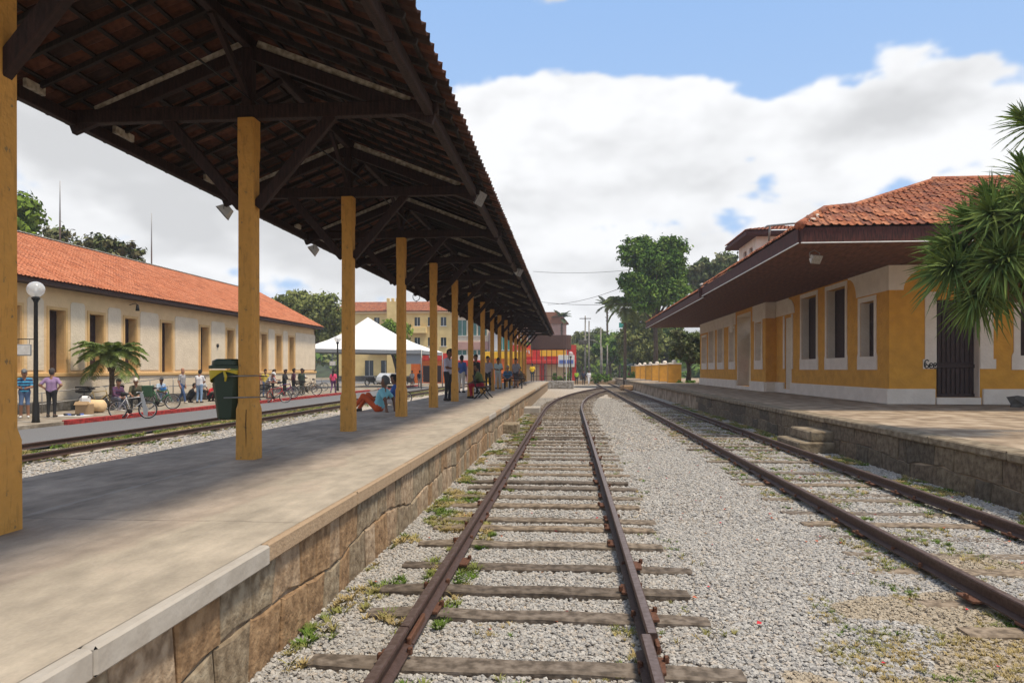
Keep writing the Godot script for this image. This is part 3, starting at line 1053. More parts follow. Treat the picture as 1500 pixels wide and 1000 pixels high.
func build_right_station():
	var o := thing("station_building", "ochre and white station with deep brown eaves and hipped clay tile roof", "building")
	var fz := 0.75      # platform level
	var top := 5.22
	var th := 0.5
	var Uz := Vector3(0, 0, -1)
	var W := Vector3.LEFT
	# near part of the track side, x = 10.25, from z = -24
	var a := Vector3(10.25, 0, -24.0)
	var h1 := [[6.81, 2.31, 8.70, 4.99], [3.66, 2.31, 5.58, 4.99], [1.11, 2.31, 2.28, 4.2], [10.17, 0.95, 11.22, 4.3]]
	put(o, "wall", wall(a + Vector3(0, 0, -0.004), Uz, W, 12.69, fz, top, th, h1), "ochre_wall")
	for i in 3:
		var h: Array = h1[i]
		window_part(o, a, Uz, W, h[0], h[1], h[2], h[3], 0.37, 0.17, "white_plaster", "dark_wood")
	var dr := begin()
	plate(dr, rect(10.17, 0.95, 11.22, 4.3), a - W * 0.1, Uz, UP, W, 0.05)
	put(o, "door", fin(dr), "panel_grey")
	var tr := begin()
	for q in [[9.95, 1.9, 10.17, 4.42], [11.22, 1.9, 11.44, 4.42]]:
		plate(tr, rect(q[0], q[1], q[2], q[3]), a, Uz, UP, W, 0.03)
	put(o, "door_surround", fin(tr), "white_plaster")
	# white frieze with its swung corner pieces
	put(o, "frieze", plate_mesh(arc_plate(0.0, 2.62, 0.75, 4.42, top - 0.004), a, Uz, UP, W, 0.022), "white_plaster")
	put(o, "frieze", plate_mesh(arc_plate(12.7, -3.0, -0.9, 4.46, top - 0.004), a, Uz, UP, W, 0.022), "white_plaster")
	# far part, x = 9.75, z -36.7 to -54.7, and the return between them
	var b := Vector3(9.75, 0, -36.7)
	var h2 := [[0.75, 2.33, 1.96, 4.3], [2.96, 0.95, 6.12, 5.0], [6.81, 2.33, 8.08, 4.3], [9.84, 2.33, 11.52, 4.95], [12.63, 2.33, 14.52, 4.95], [15.53, 2.33, 17.11, 4.2]]
	put(o, "wall", wall(b + Vector3(0, 0, -0.004), Uz, W, 18.0, fz, top, th, h2), "ochre_wall")
	for i in [0, 2, 3, 4, 5]:
		var h: Array = h2[i]
		window_part(o, b, Uz, W, h[0], h[1], h[2], h[3], 0.3, 0.16, "white_plaster", "panel_grey")
	put(o, "wall", wall(Vector3(9.754, 0, -36.7), Vector3.RIGHT, Vector3(0, 0, 1), 0.51, fz, top, 0.4, []), "ochre_wall")
	put(o, "frieze", plate_mesh(rect(0.0, 4.42, 0.47, top - 0.004), Vector3(9.75, 0, -36.7), Vector3.RIGHT, UP, Vector3(0, 0, 1), 0.022), "white_plaster")
	put(o, "frieze", plate_mesh(rect(-0.02, 4.42, 2.5, top - 0.004), b, Uz, UP, W, 0.022), "white_plaster")
	put(o, "frieze", plate_mesh(rect(6.5, 4.5, 18.0, top - 0.004), b, Uz, UP, W, 0.012), "white_plaster")
	# the open doorway: grey lining, a glazed door ajar and a poster inside
	var dw := begin()
	bx(dw, Vector3(10.15, 2.98, -39.72), Vector3(0.8, 4.05, 0.12))
	bx(dw, Vector3(10.15, 2.98, -42.76), Vector3(0.8, 4.05, 0.12))
	bx(dw, Vector3(10.15, 4.94, -41.24), Vector3(0.8, 0.12, 2.92))
	put(o, "doorway", fin(dw), "panel_grey")
	var gd := put(o, "glass_door", box(Vector3(0.05, 3.0, 1.3), 0.005), "steel", T(Vector3(10.5, 2.45, -42.0)))
	put(gd, "pane", box(Vector3(0.06, 2.6, 1.1), 0.003), "glass_dark", T(V0))
	put(gd, "transom", box(Vector3(0.07, 0.08, 2.9), 0.005), "white_paint", T(Vector3(0, 1.54, 0.8)))
	put(o, "poster", box(Vector3(0.02, 0.7, 0.9), 0.002), "shop_red", T(Vector3(10.44, 2.1, -42.1)))
	put(o, "poster", box(Vector3(0.02, 0.5, 0.7), 0.002), "white_paint", T(Vector3(10.44, 4.3, -41.7)))
	put(o, "plaque", box(Vector3(0.04, 0.9, 0.8), 0.01), "white_plaster", T(Vector3(9.71, 4.55, -44.1)))
	put(o, "back_wall", box(Vector3(0.2, 4.5, 17.6), 0.01), "panel_grey", T(Vector3(13.5, 3.0, -45.9)))
	# end wall that faces the street end, z = -24
	var e := Vector3(10.25, 0, -24.0)
	var h3 := [[1.45, 0.98, 2.78, 4.1], [4.0, 2.31, 5.4, 4.3]]
	put(o, "wall", wall(e + Vector3(0.004, 0, 0), Vector3.RIGHT, Vector3(0, 0, 1), 13.0, fz, top, th, h3), "ochre_wall")
	window_part(o, e, Vector3.RIGHT, Vector3(0, 0, 1), 4.0, 2.31, 5.4, 4.3, th, 0.2, "white_plaster", "dark_wood")
	put(o, "frieze", plate_mesh(arc_plate(-0.023, 0.46, 0.95, 4.42, top - 0.004), e, Vector3.RIGHT, UP, Vector3(0, 0, 1), 0.022), "white_plaster")
	var sr := begin()
	for q in [[1.1, 1.45, 1.04], [2.78, 3.18, 3.26]]:
		var lo: float = minf(q[0], q[2])
		plate(sr, rect(q[0], 2.2, q[1], 4.35), e, Vector3.RIGHT, UP, Vector3(0, 0, 1), 0.03)
		plate(sr, rect(minf(lo, q[0]), 1.89, maxf(q[1], q[2]), 2.2), e, Vector3.RIGHT, UP, Vector3(0, 0, 1), 0.032)
	put(o, "door_surround", fin(sr), "white_plaster")
	var gt := put(o, "gate", plate_mesh(rect(1.45, 0.98, 2.78, 4.1), e - Vector3(0, 0, 0.35), Vector3.RIGHT, UP, Vector3(0, 0, 1), 0.04), "door_brown")
	for k in 9:
		put(gt, "slat", box(Vector3(0.10, 0.85, 0.03), 0.006), "door_brown", T(Vector3(11.78 + k * 0.142, 1.5, -24.29)))
		put(gt, "slat", box(Vector3(0.10, 1.9, 0.03), 0.006), "door_brown", T(Vector3(11.78 + k * 0.142, 3.05, -24.29)))
	for yy in [1.03, 1.98, 4.05]:
		put(gt, "rail", box(Vector3(1.3, 0.12, 0.05), 0.01), "door_brown", T(Vector3(12.365, yy, -24.27)))
	put(o, "threshold", box(Vector3(1.36, 0.225, 0.42), 0.01), "white_plaster", T(Vector3(12.365, 0.866, -24.14)))
	put(o, "threshold", box(Vector3(0.3, 0.195, 1.04), 0.01), "white_plaster", T(Vector3(10.32, 0.85, -34.7)))
	put(o, "threshold", box(Vector3(0.3, 0.195, 3.14), 0.01), "white_plaster", T(Vector3(9.84, 0.85, -41.24)))
	put(o, "door_lining", box(Vector3(0.02, 3.1, 0.33), 0.003), "white_plaster", T(Vector3(13.02, 2.54, -24.17)))
	# black scrawl beside the gate: round strokes as in the photograph
	var sc := begin(false)
	var strokes := [[[0.13, 0.16], [0.08, 0.2], [0.02, 0.17], [-0.01, 0.08], [0.0, -0.02], [0.05, -0.07], [0.11, -0.05], [0.13, 0.02], [0.08, 0.03]],
		[[0.16, 0.0], [0.24, 0.02], [0.26, 0.07], [0.21, 0.1], [0.16, 0.06], [0.15, -0.02], [0.19, -0.07], [0.27, -0.06]],
		[[0.29, 0.0], [0.37, 0.03], [0.38, 0.08], [0.33, 0.1], [0.29, 0.05], [0.29, -0.04], [0.33, -0.08], [0.41, -0.05]],
		[[0.02, 0.10], [0.06, 0.05], [0.02, 0.0]], [[0.18, 0.04], [0.22, -0.01]], [[0.33, 0.04], [0.36, -0.02]]]
	for g in strokes:
		var pts := []
		for q in g:
			pts.append(Vector3(11.33 + q[0] * 0.95, 1.98 + q[1], -23.964))
		tube(sc, pts, [0.019], 5)
	put(o, "graffiti", fin(sc), "black_iron")
	# plinth
	var pl := begin()
	bx(pl, Vector3(10.22, 1.0, -29.05), Vector3(0.1, 0.5, 10.2), Basis.IDENTITY, 0.02)
	bx(pl, Vector3(10.22, 1.0, -35.95), Vector3(0.1, 0.5, 1.4), Basis.IDENTITY, 0.02)
	bx(pl, Vector3(9.72, 1.0, -38.2), Vector3(0.1, 0.5, 2.92), Basis.IDENTITY, 0.02)
	bx(pl, Vector3(9.72, 1.0, -48.75), Vector3(0.1, 0.5, 11.8), Basis.IDENTITY, 0.02)
	bx(pl, Vector3(10.9, 1.0, -23.97), Vector3(1.5, 0.5, 0.1), Basis.IDENTITY, 0.02)
	bx(pl, Vector3(18.2, 1.0, -23.97), Vector3(10.2, 0.5, 0.1), Basis.IDENTITY, 0.02)
	bx(pl, Vector3(9.98, 1.0, -36.66), Vector3(0.5, 0.5, 0.1), Basis.IDENTITY, 0.02)
	put(o, "plinth", fin(pl), "white_plaster")
	# eaves: boarded soffit, fascia boards, pale drip line
	for k in 22:
		put(o, "soffit_board", box(Vector3(0.196, 0.03, 39.0), 0.004), "soffit", T(Vector3(6.2 + k * 0.2, top + 0.017 + (k % 2) * 0.004, -39.1)))
	for k in 23:
		put(o, "soffit_board", box(Vector3(12.6, 0.03, 0.196), 0.004), "soffit", T(Vector3(16.9, top + 0.018 + (k % 2) * 0.004, -19.7 - k * 0.2)))
	put(o, "fascia", box(Vector3(0.06, 0.40, 13.8), 0.008), "fascia", T(Vector3(6.07, 5.42, -26.5)))
	put(o, "fascia", box(Vector3(17.2, 0.40, 0.06), 0.008), "fascia", T(Vector3(14.7, 5.42, -19.57)))
	put(o, "fascia", box(Vector3(0.06, 0.40, 24.9), 0.008), "fascia", T(Vector3(6.16, 5.38, -45.95)))
	put(o, "fascia", box(Vector3(0.34, 0.42, 0.2), 0.008), "fascia", T(Vector3(6.08, 5.40, -33.5)))
	put(o, "drip_edge", box(Vector3(0.03, 0.03, 13.9), 0.004), "white_paint", T(Vector3(6.035, 5.21, -26.5)))
	put(o, "drip_edge", box(Vector3(17.2, 0.03, 0.03), 0.004), "white_paint", T(Vector3(14.7, 5.21, -19.53)))
	put(o, "drip_edge", box(Vector3(0.03, 0.03, 24.9), 0.004), "white_paint", T(Vector3(6.125, 5.17, -45.95)))
	# roof bodies under the tiles
	var prof := [[0.0, 0.0], [1.0, 0.62], [2.3, 0.98], [6.9, 2.88]]
	var er := Vector3(6.02, 5.63, -19.52)
	var rs := begin()
	var lx := 18.0
	var lz := 13.8
	for s in 3:
		var d0: float = prof[s][0]; var d1: float = prof[s + 1][0]
		var y0: float = 5.60 + prof[s][1]; var y1: float = 5.60 + prof[s + 1][1]
		quad(rs, Vector3(6.05 + d0, y0, -19.55 - d0), Vector3(6.05 + d1, y1, -19.55 - d1), Vector3(24.0, y1, -19.55 - d1), Vector3(24.0, y0, -19.55 - d0))
		quad(rs, Vector3(6.05 + d0, y0, -19.55 - lz + d0), Vector3(6.05 + d1, y1, -19.55 - lz + d1), Vector3(6.05 + d1, y1, -19.55 - d1), Vector3(6.05 + d0, y0, -19.55 - d0))
		quad(rs, Vector3(24.0, y0, -19.55 - lz + d0), Vector3(24.0, y1, -19.55 - lz + d1), Vector3(6.05 + d1, y1, -19.55 - lz + d1), Vector3(6.05 + d0, y0, -19.55 - lz + d0))
		# lower roof over the far part
		quad(rs, Vector3(6.12 + d0, y0 - 0.05, -58.5 + d0), Vector3(6.12 + d1, y1 - 0.05, -58.5 + d1), Vector3(6.12 + d1, y1 - 0.05, -33.4), Vector3(6.12 + d0, y0 - 0.05, -33.4))
		quad(rs, Vector3(24.0, y0 - 0.05, -58.5 + d0), Vector3(24.0, y1 - 0.05, -58.5 + d1), Vector3(6.12 + d1, y1 - 0.05, -58.5 + d1), Vector3(6.12 + d0, y0 - 0.05, -58.5 + d0))
	var roof := put(o, "roof", fin(rs), "dark_wood")
	var ts := []
	tile_face(ts, er, Vector3.RIGHT, Vector3(0, 0, -1), prof, func(d): return [d * 1.0, 17.8], 0.03)
	tile_face(ts, er, Vector3(0, 0, -1), Vector3.RIGHT, prof, func(d): return [d, 13.8 - d], 0.03)
	lay_tiles(roof, ts, 300, 0.8)
	var ts2 := []
	tile_face(ts2, Vector3(6.1, 5.58, -33.4), Vector3(0, 0, -1), Vector3.RIGHT, prof, func(d): return [0.0, 25.1 - d], 0.03)
	lay_tiles(roof, ts2, 0, 0.8)
	# hip and ridge caps
	var rows := []
	for s in 3:
		var p0 := Vector3(6.05 + prof[s][0], 5.68 + prof[s][1], -19.55 - prof[s][0])
		var p1 := Vector3(6.05 + prof[s + 1][0], 5.68 + prof[s + 1][1], -19.55 - prof[s + 1][0])
		var n := int(p0.distance_to(p1) / 0.36)
		for i in n:
			var p := p0.lerp(p1, (i + 0.5) / n)
			rows.append(Transform3D(along(p1 - p0), p))
	for i in 30:
		rows.append(Transform3D(along(Vector3.LEFT), Vector3(12.95 + i * 0.36, 8.56, -26.45)))
	var capst := begin(false)
	tube(capst, [Vector3(0, -0.02, -0.2), Vector3(0, 0, 0.2)], [0.13, 0.105], 8)
	var capm := fin(capst)
	for t in rows:
		put(roof, "hip_tile", capm, "tile%d" % (rng.randi() % 6), t)
	# broken white mortar and a stray pipe at the corner
	for i in 7:
		put(roof, "mortar_lump", box(Vector3(rnd(0.12, 0.3), rnd(0.06, 0.12), rnd(0.1, 0.25)), 0.02), "white_plaster", T(Vector3(6.15 + i * 0.1, 5.70 + i * 0.062, -19.62 - i * 0.1 - rnd(-0.06, 0.06)), rnd(0, 3)))
	var pp := begin(false)
	tube(pp, [Vector3(6.2, 5.9, -20.4), Vector3(5.9, 6.15, -22.0), Vector3(6.1, 6.3, -23.0)], [0.03], 6)
	tube(pp, [Vector3(6.1, 6.22, -22.5), Vector3(6.1, 5.8, -22.6)], [0.03], 6)
	tube(pp, [Vector3(6.0, 6.18, -22.1), Vector3(6.0, 5.76, -22.2)], [0.03], 6)
	put(roof, "pipe", fin(pp), "steel")
	put(roof, "gutter_end", box(Vector3(0.35, 0.08, 0.3), 0.02), "white_paint", T(Vector3(6.1, 5.72, -33.2)))
	# the small upper storey with its own tiled roof
	var up := thing("roof_lantern", "small white upper storey with brown eaves above the station roof", "tower", Vector3(12.75, 6.0, -45.0))
	put(up, "wall", wall(Vector3(-1.7, 0, 1.4), Vector3.RIGHT, Vector3(0, 0, 1), 4.4, 0.0, 3.8, 0.2, [[1.0, 1.9, 1.9, 3.3], [2.4, 1.9, 3.3, 3.3]]), "white_plaster")
	put(up, "wall", wall(Vector3(-1.7, 0, 1.2), Vector3(0, 0, -1), Vector3.LEFT, 4.2, 0.0, 3.8, 0.2, [[0.7, 1.9, 1.5, 3.3], [2.2, 1.9, 3.0, 3.3]]), "white_plaster")
	for q in [Vector3(-0.25, 2.6, 1.25), Vector3(1.15, 2.6, 1.25)]:
		put(up, "shutter", box(Vector3(0.89, 1.39, 0.05), 0.005), "dark_wood", T(q))
	for q in [Vector3(-1.55, 2.6, 0.1), Vector3(-1.55, 2.6, -1.4)]:
		put(up, "shutter", box(Vector3(0.05, 1.39, 0.79), 0.005), "dark_wood", T(q))
	put(up, "soffit", box(Vector3(6.0, 0.22, 5.8), 0.02), "fascia", T(Vector3(0.55, 3.85, -0.8)))
	var us := []
	var g := up.position
	tile_face(us, g + Vector3(-2.5, 3.98, 2.15), Vector3.RIGHT, Vector3(0, 0, -1), [[0.0, 0.0], [2.9, 0.75]], func(d): return [d, 6.1 - d])
	tile_face(us, g + Vector3(-2.5, 3.98, 2.15), Vector3(0, 0, -1), Vector3.RIGHT, [[0.0, 0.0], [2.9, 0.75]], func(d): return [d, 5.9 - d])
	lay_tiles(up, us, 0, 0.6)

# ------------------------------------------------------------------ the cream building on the left
func build_left_station():
	var o := thing("station_building", "long cream building with tall recessed doors and orange clay tile roof", "building", Vector3(-22.1, 0.12, 0))
	var z0 := -12.0
	var z1 := -61.2
	var L := z0 - z1
	var wins := [[26.3, 27.39], [28.96, 29.96], [31.54, 32.56], [34.19, 35.15], [37.44, 38.45], [41.57, 42.55], [44.93, 45.88], [47.5, 48.45], [50.1, 51.05], [52.75, 53.75], [55.3, 56.3], [21.2, 22.2], [23.8, 24.8]]
	var holes := []
	for w in wins:
		holes.append([w[0] - 12.0, 1.6, w[1] - 12.0, 4.32])
	var U := Vector3(0, 0, -1)
	var N := Vector3.RIGHT
	var at := Vector3(0, 0, z0)
	put(o, "wall", wall(at, U, N, L, 0.0, 5.3, 0.5, holes), "cream")
	for h in holes:
		var st := begin()
		plate(st, rect(h[0] - 0.13, 1.6, h[0], 4.45), at, U, UP, N, 0.03)
		plate(st, rect(h[2], 1.6, h[2] + 0.13, 4.45), at, U, UP, N, 0.03)
		plate(st, rect(h[0], 4.32, h[2], 4.45), at, U, UP, N, 0.03)
		var wn := put(o, "window", fin(st), "cream_dark")
		var rv := begin()
		bx(rv, at + U * (h[2] - 0.012) + UP * 2.96 - N * 0.22, Vector3(0.42, 2.7, 0.02), Basis.IDENTITY, 0.003)
		bx(rv, at + U * (h[0] + 0.012) + UP * 2.96 - N * 0.22, Vector3(0.42, 2.7, 0.02), Basis.IDENTITY, 0.003)
		put(wn, "reveal", fin(rv), "cream_dark")
		leaf(wn, at - N * 0.44, U, N, h[0], h[1], h[2], h[3], "dark_wood")
	# pale raised panels between the openings
	holes.sort_custom(func(a, b): return a[0] < b[0])
	for i in holes.size():
		var xa: float = holes[i][2] + 0.32
		var xb: float = (holes[i + 1][0] if i + 1 < holes.size() else L + 0.2) - 0.32
		if xb - xa > 0.3:
			put(o, "panel", plate_mesh(PackedVector2Array([Vector2(xa, 1.72), Vector2(xb, 1.72), Vector2(xb, 4.62), Vector2(xb - 0.1, 4.74), Vector2(xa + 0.1, 4.74), Vector2(xa, 4.62)]), at, U, UP, N, 0.025), "panel_grey")
	put(o, "sill_course", box(Vector3(0.14, 0.16, L), 0.02), "cream_dark", T(Vector3(0.05, 1.52, (z0 + z1) * 0.5)))
	put(o, "base_wall", box(Vector3(0.05, 1.1, L), 0.01), "panel_grey", T(Vector3(0.02, 0.88, (z0 + z1) * 0.5)))
	put(o, "plinth", box(Vector3(0.16, 0.36, L), 0.02), "plinth_grey", T(Vector3(0.06, 0.17, (z0 + z1) * 0.5)))
	put(o, "gable_wall", plate_mesh(PackedVector2Array([Vector2(0, 0), Vector2(-10.4, 0), Vector2(-10.4, 5.3), Vector2(-5.2, 8.2), Vector2(0, 5.3)]), Vector3(0, 0, z1 + 0.3), Vector3.RIGHT, UP, Vector3(0, 0, -1), 0.3), "cream")
	put(o, "fascia", box(Vector3(0.05, 0.2, L + 0.8), 0.01), "dark_wood", T(Vector3(0.56, 5.34, (z0 + z1) * 0.5)))
	put(o, "soffit", box(Vector3(0.6, 0.04, L + 0.7), 0.01), "dark_wood", T(Vector3(0.27, 5.27, (z0 + z1) * 0.5)))
	var rs := begin()
	quad(rs, Vector3(0.6, 5.42, z0 + 0.4), Vector3(-5.2, 8.5, z0 + 0.4), Vector3(-5.2, 8.5, z1 - 0.4), Vector3(0.6, 5.42, z1 - 0.4))
	quad(rs, Vector3(-5.2, 8.5, z0 + 0.4), Vector3(-11.0, 5.42, z0 + 0.4), Vector3(-11.0, 5.42, z1 - 0.4), Vector3(-5.2, 8.5, z1 - 0.4))
	var roof := put(o, "roof", fin(rs), "tile2")
	var ts := []
	tile_face(ts, Vector3(-22.1 + 0.65, 5.56, z0 + 0.4), U, Vector3.LEFT, [[0.0, 0.0], [5.85, 3.1]], func(_d): return [0.0, L + 0.8], 0.012)
	lay_tiles(roof, ts, 0, 0.3, new_cols)
	put(roof, "ridge_cap", ridge_mesh(L + 0.8), "concrete", T(Vector3(-5.2, 8.6, z0 + 0.4)))
	put(o, "wall_lamp", lamp_bracket(), "black_iron", T(Vector3(0.0, 4.9, -34.6)))
	put(o, "wall_vent", tube_mesh([Vector3(0, 0, 0), Vector3(0.06, 0, 0)], [0.12], 10), "black_iron", T(Vector3(0.03, 3.25, -43.6)))
	# ramp rail in front of the wall
	var rl := thing("ramp_railing", "thin steel railing of the ramp along the cream building", "railing", Vector3(-20.9, 0.12, 0))
	for y in [0.45, 0.9]:
		put(rl, "rail", tube_mesh([Vector3(0, y - 0.1, -26.6), Vector3(0, y + 0.1, -31.0), Vector3(0, y + 0.42, -36.0), Vector3(0, y + 0.42, -39.5)], [0.022], 6), "steel")
	for q in [[-27.0, 0.85], [-29.5, 0.95], [-32.0, 1.1], [-34.4, 1.2], [-36.5, 1.32], [-39.4, 1.32]]:
		put(rl, "baluster", tube_mesh([Vector3(0, 0, q[0]), Vector3(0, q[1], q[0])], [0.025], 6), "steel")
	# lightning masts on the ridge
	for q in [[-36.6, 12.0, "tall thin lightning mast rising from the orange roof ridge"], [-45.1, 12.1, "shorter lightning mast on the ridge beyond the grey capping"]]:
		var m := thing("roof_mast", q[2], "mast", Vector3(-27.3, 8.6, q[0]), 0, "roof masts")
		put(m, "pole", tube_mesh([V0, Vector3(0, 1.6, 0), Vector3(0, q[1] - 8.6, 0)], [0.045, 0.04, 0.015], 6), "steel")
		put(m, "foot", box(Vector3(0.2, 0.12, 0.2), 0.02), "steel", T(Vector3(0, 0.03, 0)))

func lamp_bracket() -> ArrayMesh:
	var st := begin(false)
	tube(st, [Vector3(0, 0.1, 0), Vector3(0.3, 0.18, 0), Vector3(0.42, 0.1, 0)], [0.02], 5)
	tube(st, [Vector3(0.42, 0.1, 0), Vector3(0.42, -0.2, 0)], [0.06, 0.1], 8)
	return fin(st)

# ------------------------------------------------------------------ the town behind
func town_house(called: String, label: String, x0: float, x1: float, z: float, h: float, depth: float, m: String, wins: Array, m_pane: String, roof_m: String) -> Node3D:
	var o := thing(called, label, "building", Vector3(x0, 0, z))
	put(o, "wall", wall(V0, Vector3.RIGHT, Vector3(0, 0, 1), x1 - x0, -0.1, h, 0.3, wins), m)
	put(o, "side_wall", box(Vector3(0.3, h, depth), 0.02), m, T(Vector3(0.15, h * 0.5, -depth * 0.5 - 0.3)))
	put(o, "side_wall", box(Vector3(0.3, h, depth), 0.02), m, T(Vector3(x1 - x0 - 0.15, h * 0.5, -depth * 0.5 - 0.3)))
	for w in wins:
		var f := put(o, "window", plate_mesh(rect(w[0], w[1], w[2], w[3]), Vector3(0, 0, -0.18), Vector3.RIGHT, UP, Vector3(0, 0, 1), 0.03), m_pane)
		put(f, "sill", box(Vector3(w[2] - w[0] + 0.2, 0.1, 0.14), 0.01), "white_paint", T(Vector3((w[0] + w[2]) * 0.5, w[1] - 0.06, 0.06)))
		put(f, "frame", box(Vector3(0.07, w[3] - w[1] - 0.02, 0.06), 0.01), "white_paint", T(Vector3((w[0] + w[2]) * 0.5, (w[1] + w[3]) * 0.5, -0.12)))
	put(o, "cornice", box(Vector3(x1 - x0 + 0.5, 0.3, 0.7), 0.04), "cream", T(Vector3((x1 - x0) * 0.5, h + 0.15, 0.05)))
	if roof_m != "":
		var rs := begin()
		var w := x1 - x0
		quad(rs, Vector3(-0.4, h + 0.3, 0.5), Vector3(-0.4, h + 2.2, -depth * 0.5), Vector3(w + 0.4, h + 2.2, -depth * 0.5), Vector3(w + 0.4, h + 0.3, 0.5))
		quad(rs, Vector3(-0.4, h + 2.2, -depth * 0.5), Vector3(-0.4, h + 0.3, -depth), Vector3(w + 0.4, h + 0.3, -depth), Vector3(w + 0.4, h + 2.2, -depth * 0.5))
		var r := put(o, "roof", fin(rs), roof_m)
		var ts := []
		tile_face(ts, Vector3(x0 - 0.4, h + 0.36, z + 0.55), Vector3.RIGHT, Vector3(0, 0, -1), [[0.0, 0.0], [depth * 0.5, 1.9]], func(_d): return [0.0, w + 0.8])
		lay_tiles(r, ts, 0, 1.0)
	return o

func build_town():
	# yellow three-storey building
	var wy := []
	for x in [1.0, 5.7, 12.2, 14.35, 16.4]:
		for y in [8.75, 5.55]:
			wy.append([x, y, x + 0.9, y + 1.35])
	for x in [1.2, 4.2, 6.8, 12.6, 15.6]:
		wy.append([x, 0.9, x + 1.4, 3.3])
	var y := town_house("town_building", "yellow three-storey building with red tile roof behind the white tent", -36.6, -18.3, -112.0, 10.7, 10.0, "yellow_wall", wy, "glass_dark", "tile2")
	put(y, "parapet_tower", box(Vector3(2.6, 12.6, 0.6), 0.05), "yellow_wall", T(Vector3(9.2, 6.3, 0.35)))
	for k in 4:
		put(y, "merlon", box(Vector3(0.4, 0.5, 0.6), 0.03), "yellow_wall", T(Vector3(8.1 + k * 0.73, 12.85, 0.35)))
	put(y, "balcony", box(Vector3(3.0, 0.95, 1.0), 0.05), "yellow_wall", T(Vector3(12.8, 8.0, 0.6)))
	put(y, "canopy_slab", box(Vector3(2.8, 0.25, 1.2), 0.03), "cream", T(Vector3(6.5, 4.6, 0.6)))
	put(y, "base", box(Vector3(18.3, 0.9, 0.2), 0.03), "plinth_grey", T(Vector3(9.15, 0.4, 0.12)))
	var rg := begin(false)
	var pts := []
	for k in 17:
		pts.append(Vector3(cos(TAU * k / 16.0) * 0.55, 13.3 + sin(TAU * k / 16.0) * 0.65, 0.4))
	tube(rg, pts, [0.06], 6)
	tube(rg, [Vector3(0, 12.4, 0.4), Vector3(0, 12.7, 0.4)], [0.06], 6)
	put(y, "ring_ornament", fin(rg), "black_iron", T(Vector3(12.6, 0, 0)))
	# green-glazed one beside it
	var wg := []
	for k in 3:
		wg.append([0.4 + k * 1.6, 7.2, 1.8 + k * 1.6, 9.6])
		wg.append([0.4 + k * 1.6, 3.4, 1.8 + k * 1.6, 4.9])
	var g := town_house("town_building", "building with green glazed upper floor and pink band", -17.9, -12.6, -112.0, 10.2, 9.0, "panel_grey", wg, "glass_green", "tile2")
	put(g, "band", box(Vector3(5.3, 1.2, 0.15), 0.02), "pink_wall", T(Vector3(2.65, 5.6, 0.09)))
	put(g, "shop_fascia", box(Vector3(5.3, 0.9, 0.4), 0.02), "shop_red", T(Vector3(2.65, 2.75, 0.22)))
	var wp := []
	for k in 3:
		wp.append([0.4 + k * 1.25, 4.9, 1.2 + k * 1.25, 6.9])
	var pk := town_house("town_building", "narrow pink building with teal window bays", -12.4, -8.4, -111.0, 8.2, 9.0, "pink_wall", wp, "teal", "")
	put(pk, "awning", box(Vector3(4.0, 0.9, 0.6), 0.04), "teal", T(Vector3(2.0, 3.8, 0.32)))
	put(pk, "white_bay", box(Vector3(1.2, 5.2, 0.3), 0.02), "white_paint", T(Vector3(0.7, 5.4, -0.1)))
	put(pk, "shop_front", box(Vector3(3.6, 2.8, 0.1), 0.02), "white_paint", T(Vector3(2.0, 1.5, 0.07)))
	# red and yellow shops
	var sh := thing("shop", "low red shop with broad yellow signboard behind the brown kiosk", "shop", Vector3(-8.2, 0, -104.0))
	put(sh, "wall", wall(V0, Vector3.RIGHT, Vector3(0, 0, 1), 9.2, 0.0, 5.4, 0.3, [[0.6, 0.1, 3.9, 2.6], [4.6, 0.1, 8.6, 2.6]]), "shop_red")
	put(sh, "signboard", box(Vector3(3.8, 0.85, 0.12), 0.02), "shop_yellow", T(Vector3(5.9, 4.2, 0.1)))
	put(sh, "signboard", box(Vector3(2.6, 1.2, 0.12), 0.02), "shop_orange", T(Vector3(1.6, 4.3, 0.1)))
	put(sh, "awning", box(Vector3(9.2, 0.5, 1.0), 0.05), "shop_red", T(Vector3(4.6, 2.95, 0.55)))
	for x in [2.25, 6.6]:
		put(sh, "shop_window", box(Vector3(3.2, 2.5, 0.08), 0.02), "cream", T(Vector3(x, 1.35, -0.35)))
	for q in [[0.7, 0.5, 0.3], [1.1, 0.42, -0.2], [1.55, 0.55, 0.4], [2.0, 0.45, -0.3], [2.4, 0.5, 0.2]]:
		put(sh, "letter_stroke", box(Vector3(0.16, q[1], 0.05), 0.02), "white_paint", Transform3D(Basis(Vector3(0, 0, 1), q[2]), Vector3(q[0], 4.4, 0.19)))
	var s2 := thing("shop", "orange shopfront with red sign board beside the tent", "shop", Vector3(-21.6, 0, -97.0))
	put(s2, "wall", wall(V0, Vector3.RIGHT, Vector3(0, 0, 1), 5.6, 0.0, 3.5, 0.3, [[1.6, 0.1, 4.2, 2.4]]), "shop_orange")
	put(s2, "signboard", box(Vector3(3.6, 0.95, 0.2), 0.03), "shop_red", T(Vector3(3.4, 3.6, 0.12)))
	put(s2, "sign_panel", box(Vector3(0.9, 0.4, 0.06), 0.02), "white_paint", T(Vector3(3.0, 3.65, 0.25)))
	put(s2, "shop_interior", box(Vector3(2.6, 2.3, 0.1), 0.02), "door_brown", T(Vector3(2.9, 1.25, -0.6)))
	var s3 := thing("shop", "long low shop row with red and white fascia", "shop", Vector3(-18.0, 0, -100.0))
	put(s3, "wall", wall(V0, Vector3.RIGHT, Vector3(0, 0, 1), 9.4, 0.0, 3.9, 0.3, [[0.5, 0.1, 2.6, 2.5], [3.4, 0.1, 5.6, 2.5], [6.4, 0.1, 8.9, 2.5]]), "white_paint")
	put(s3, "fascia_band", box(Vector3(9.4, 0.8, 0.12), 0.02), "shop_red", T(Vector3(4.7, 2.75, 0.1)))
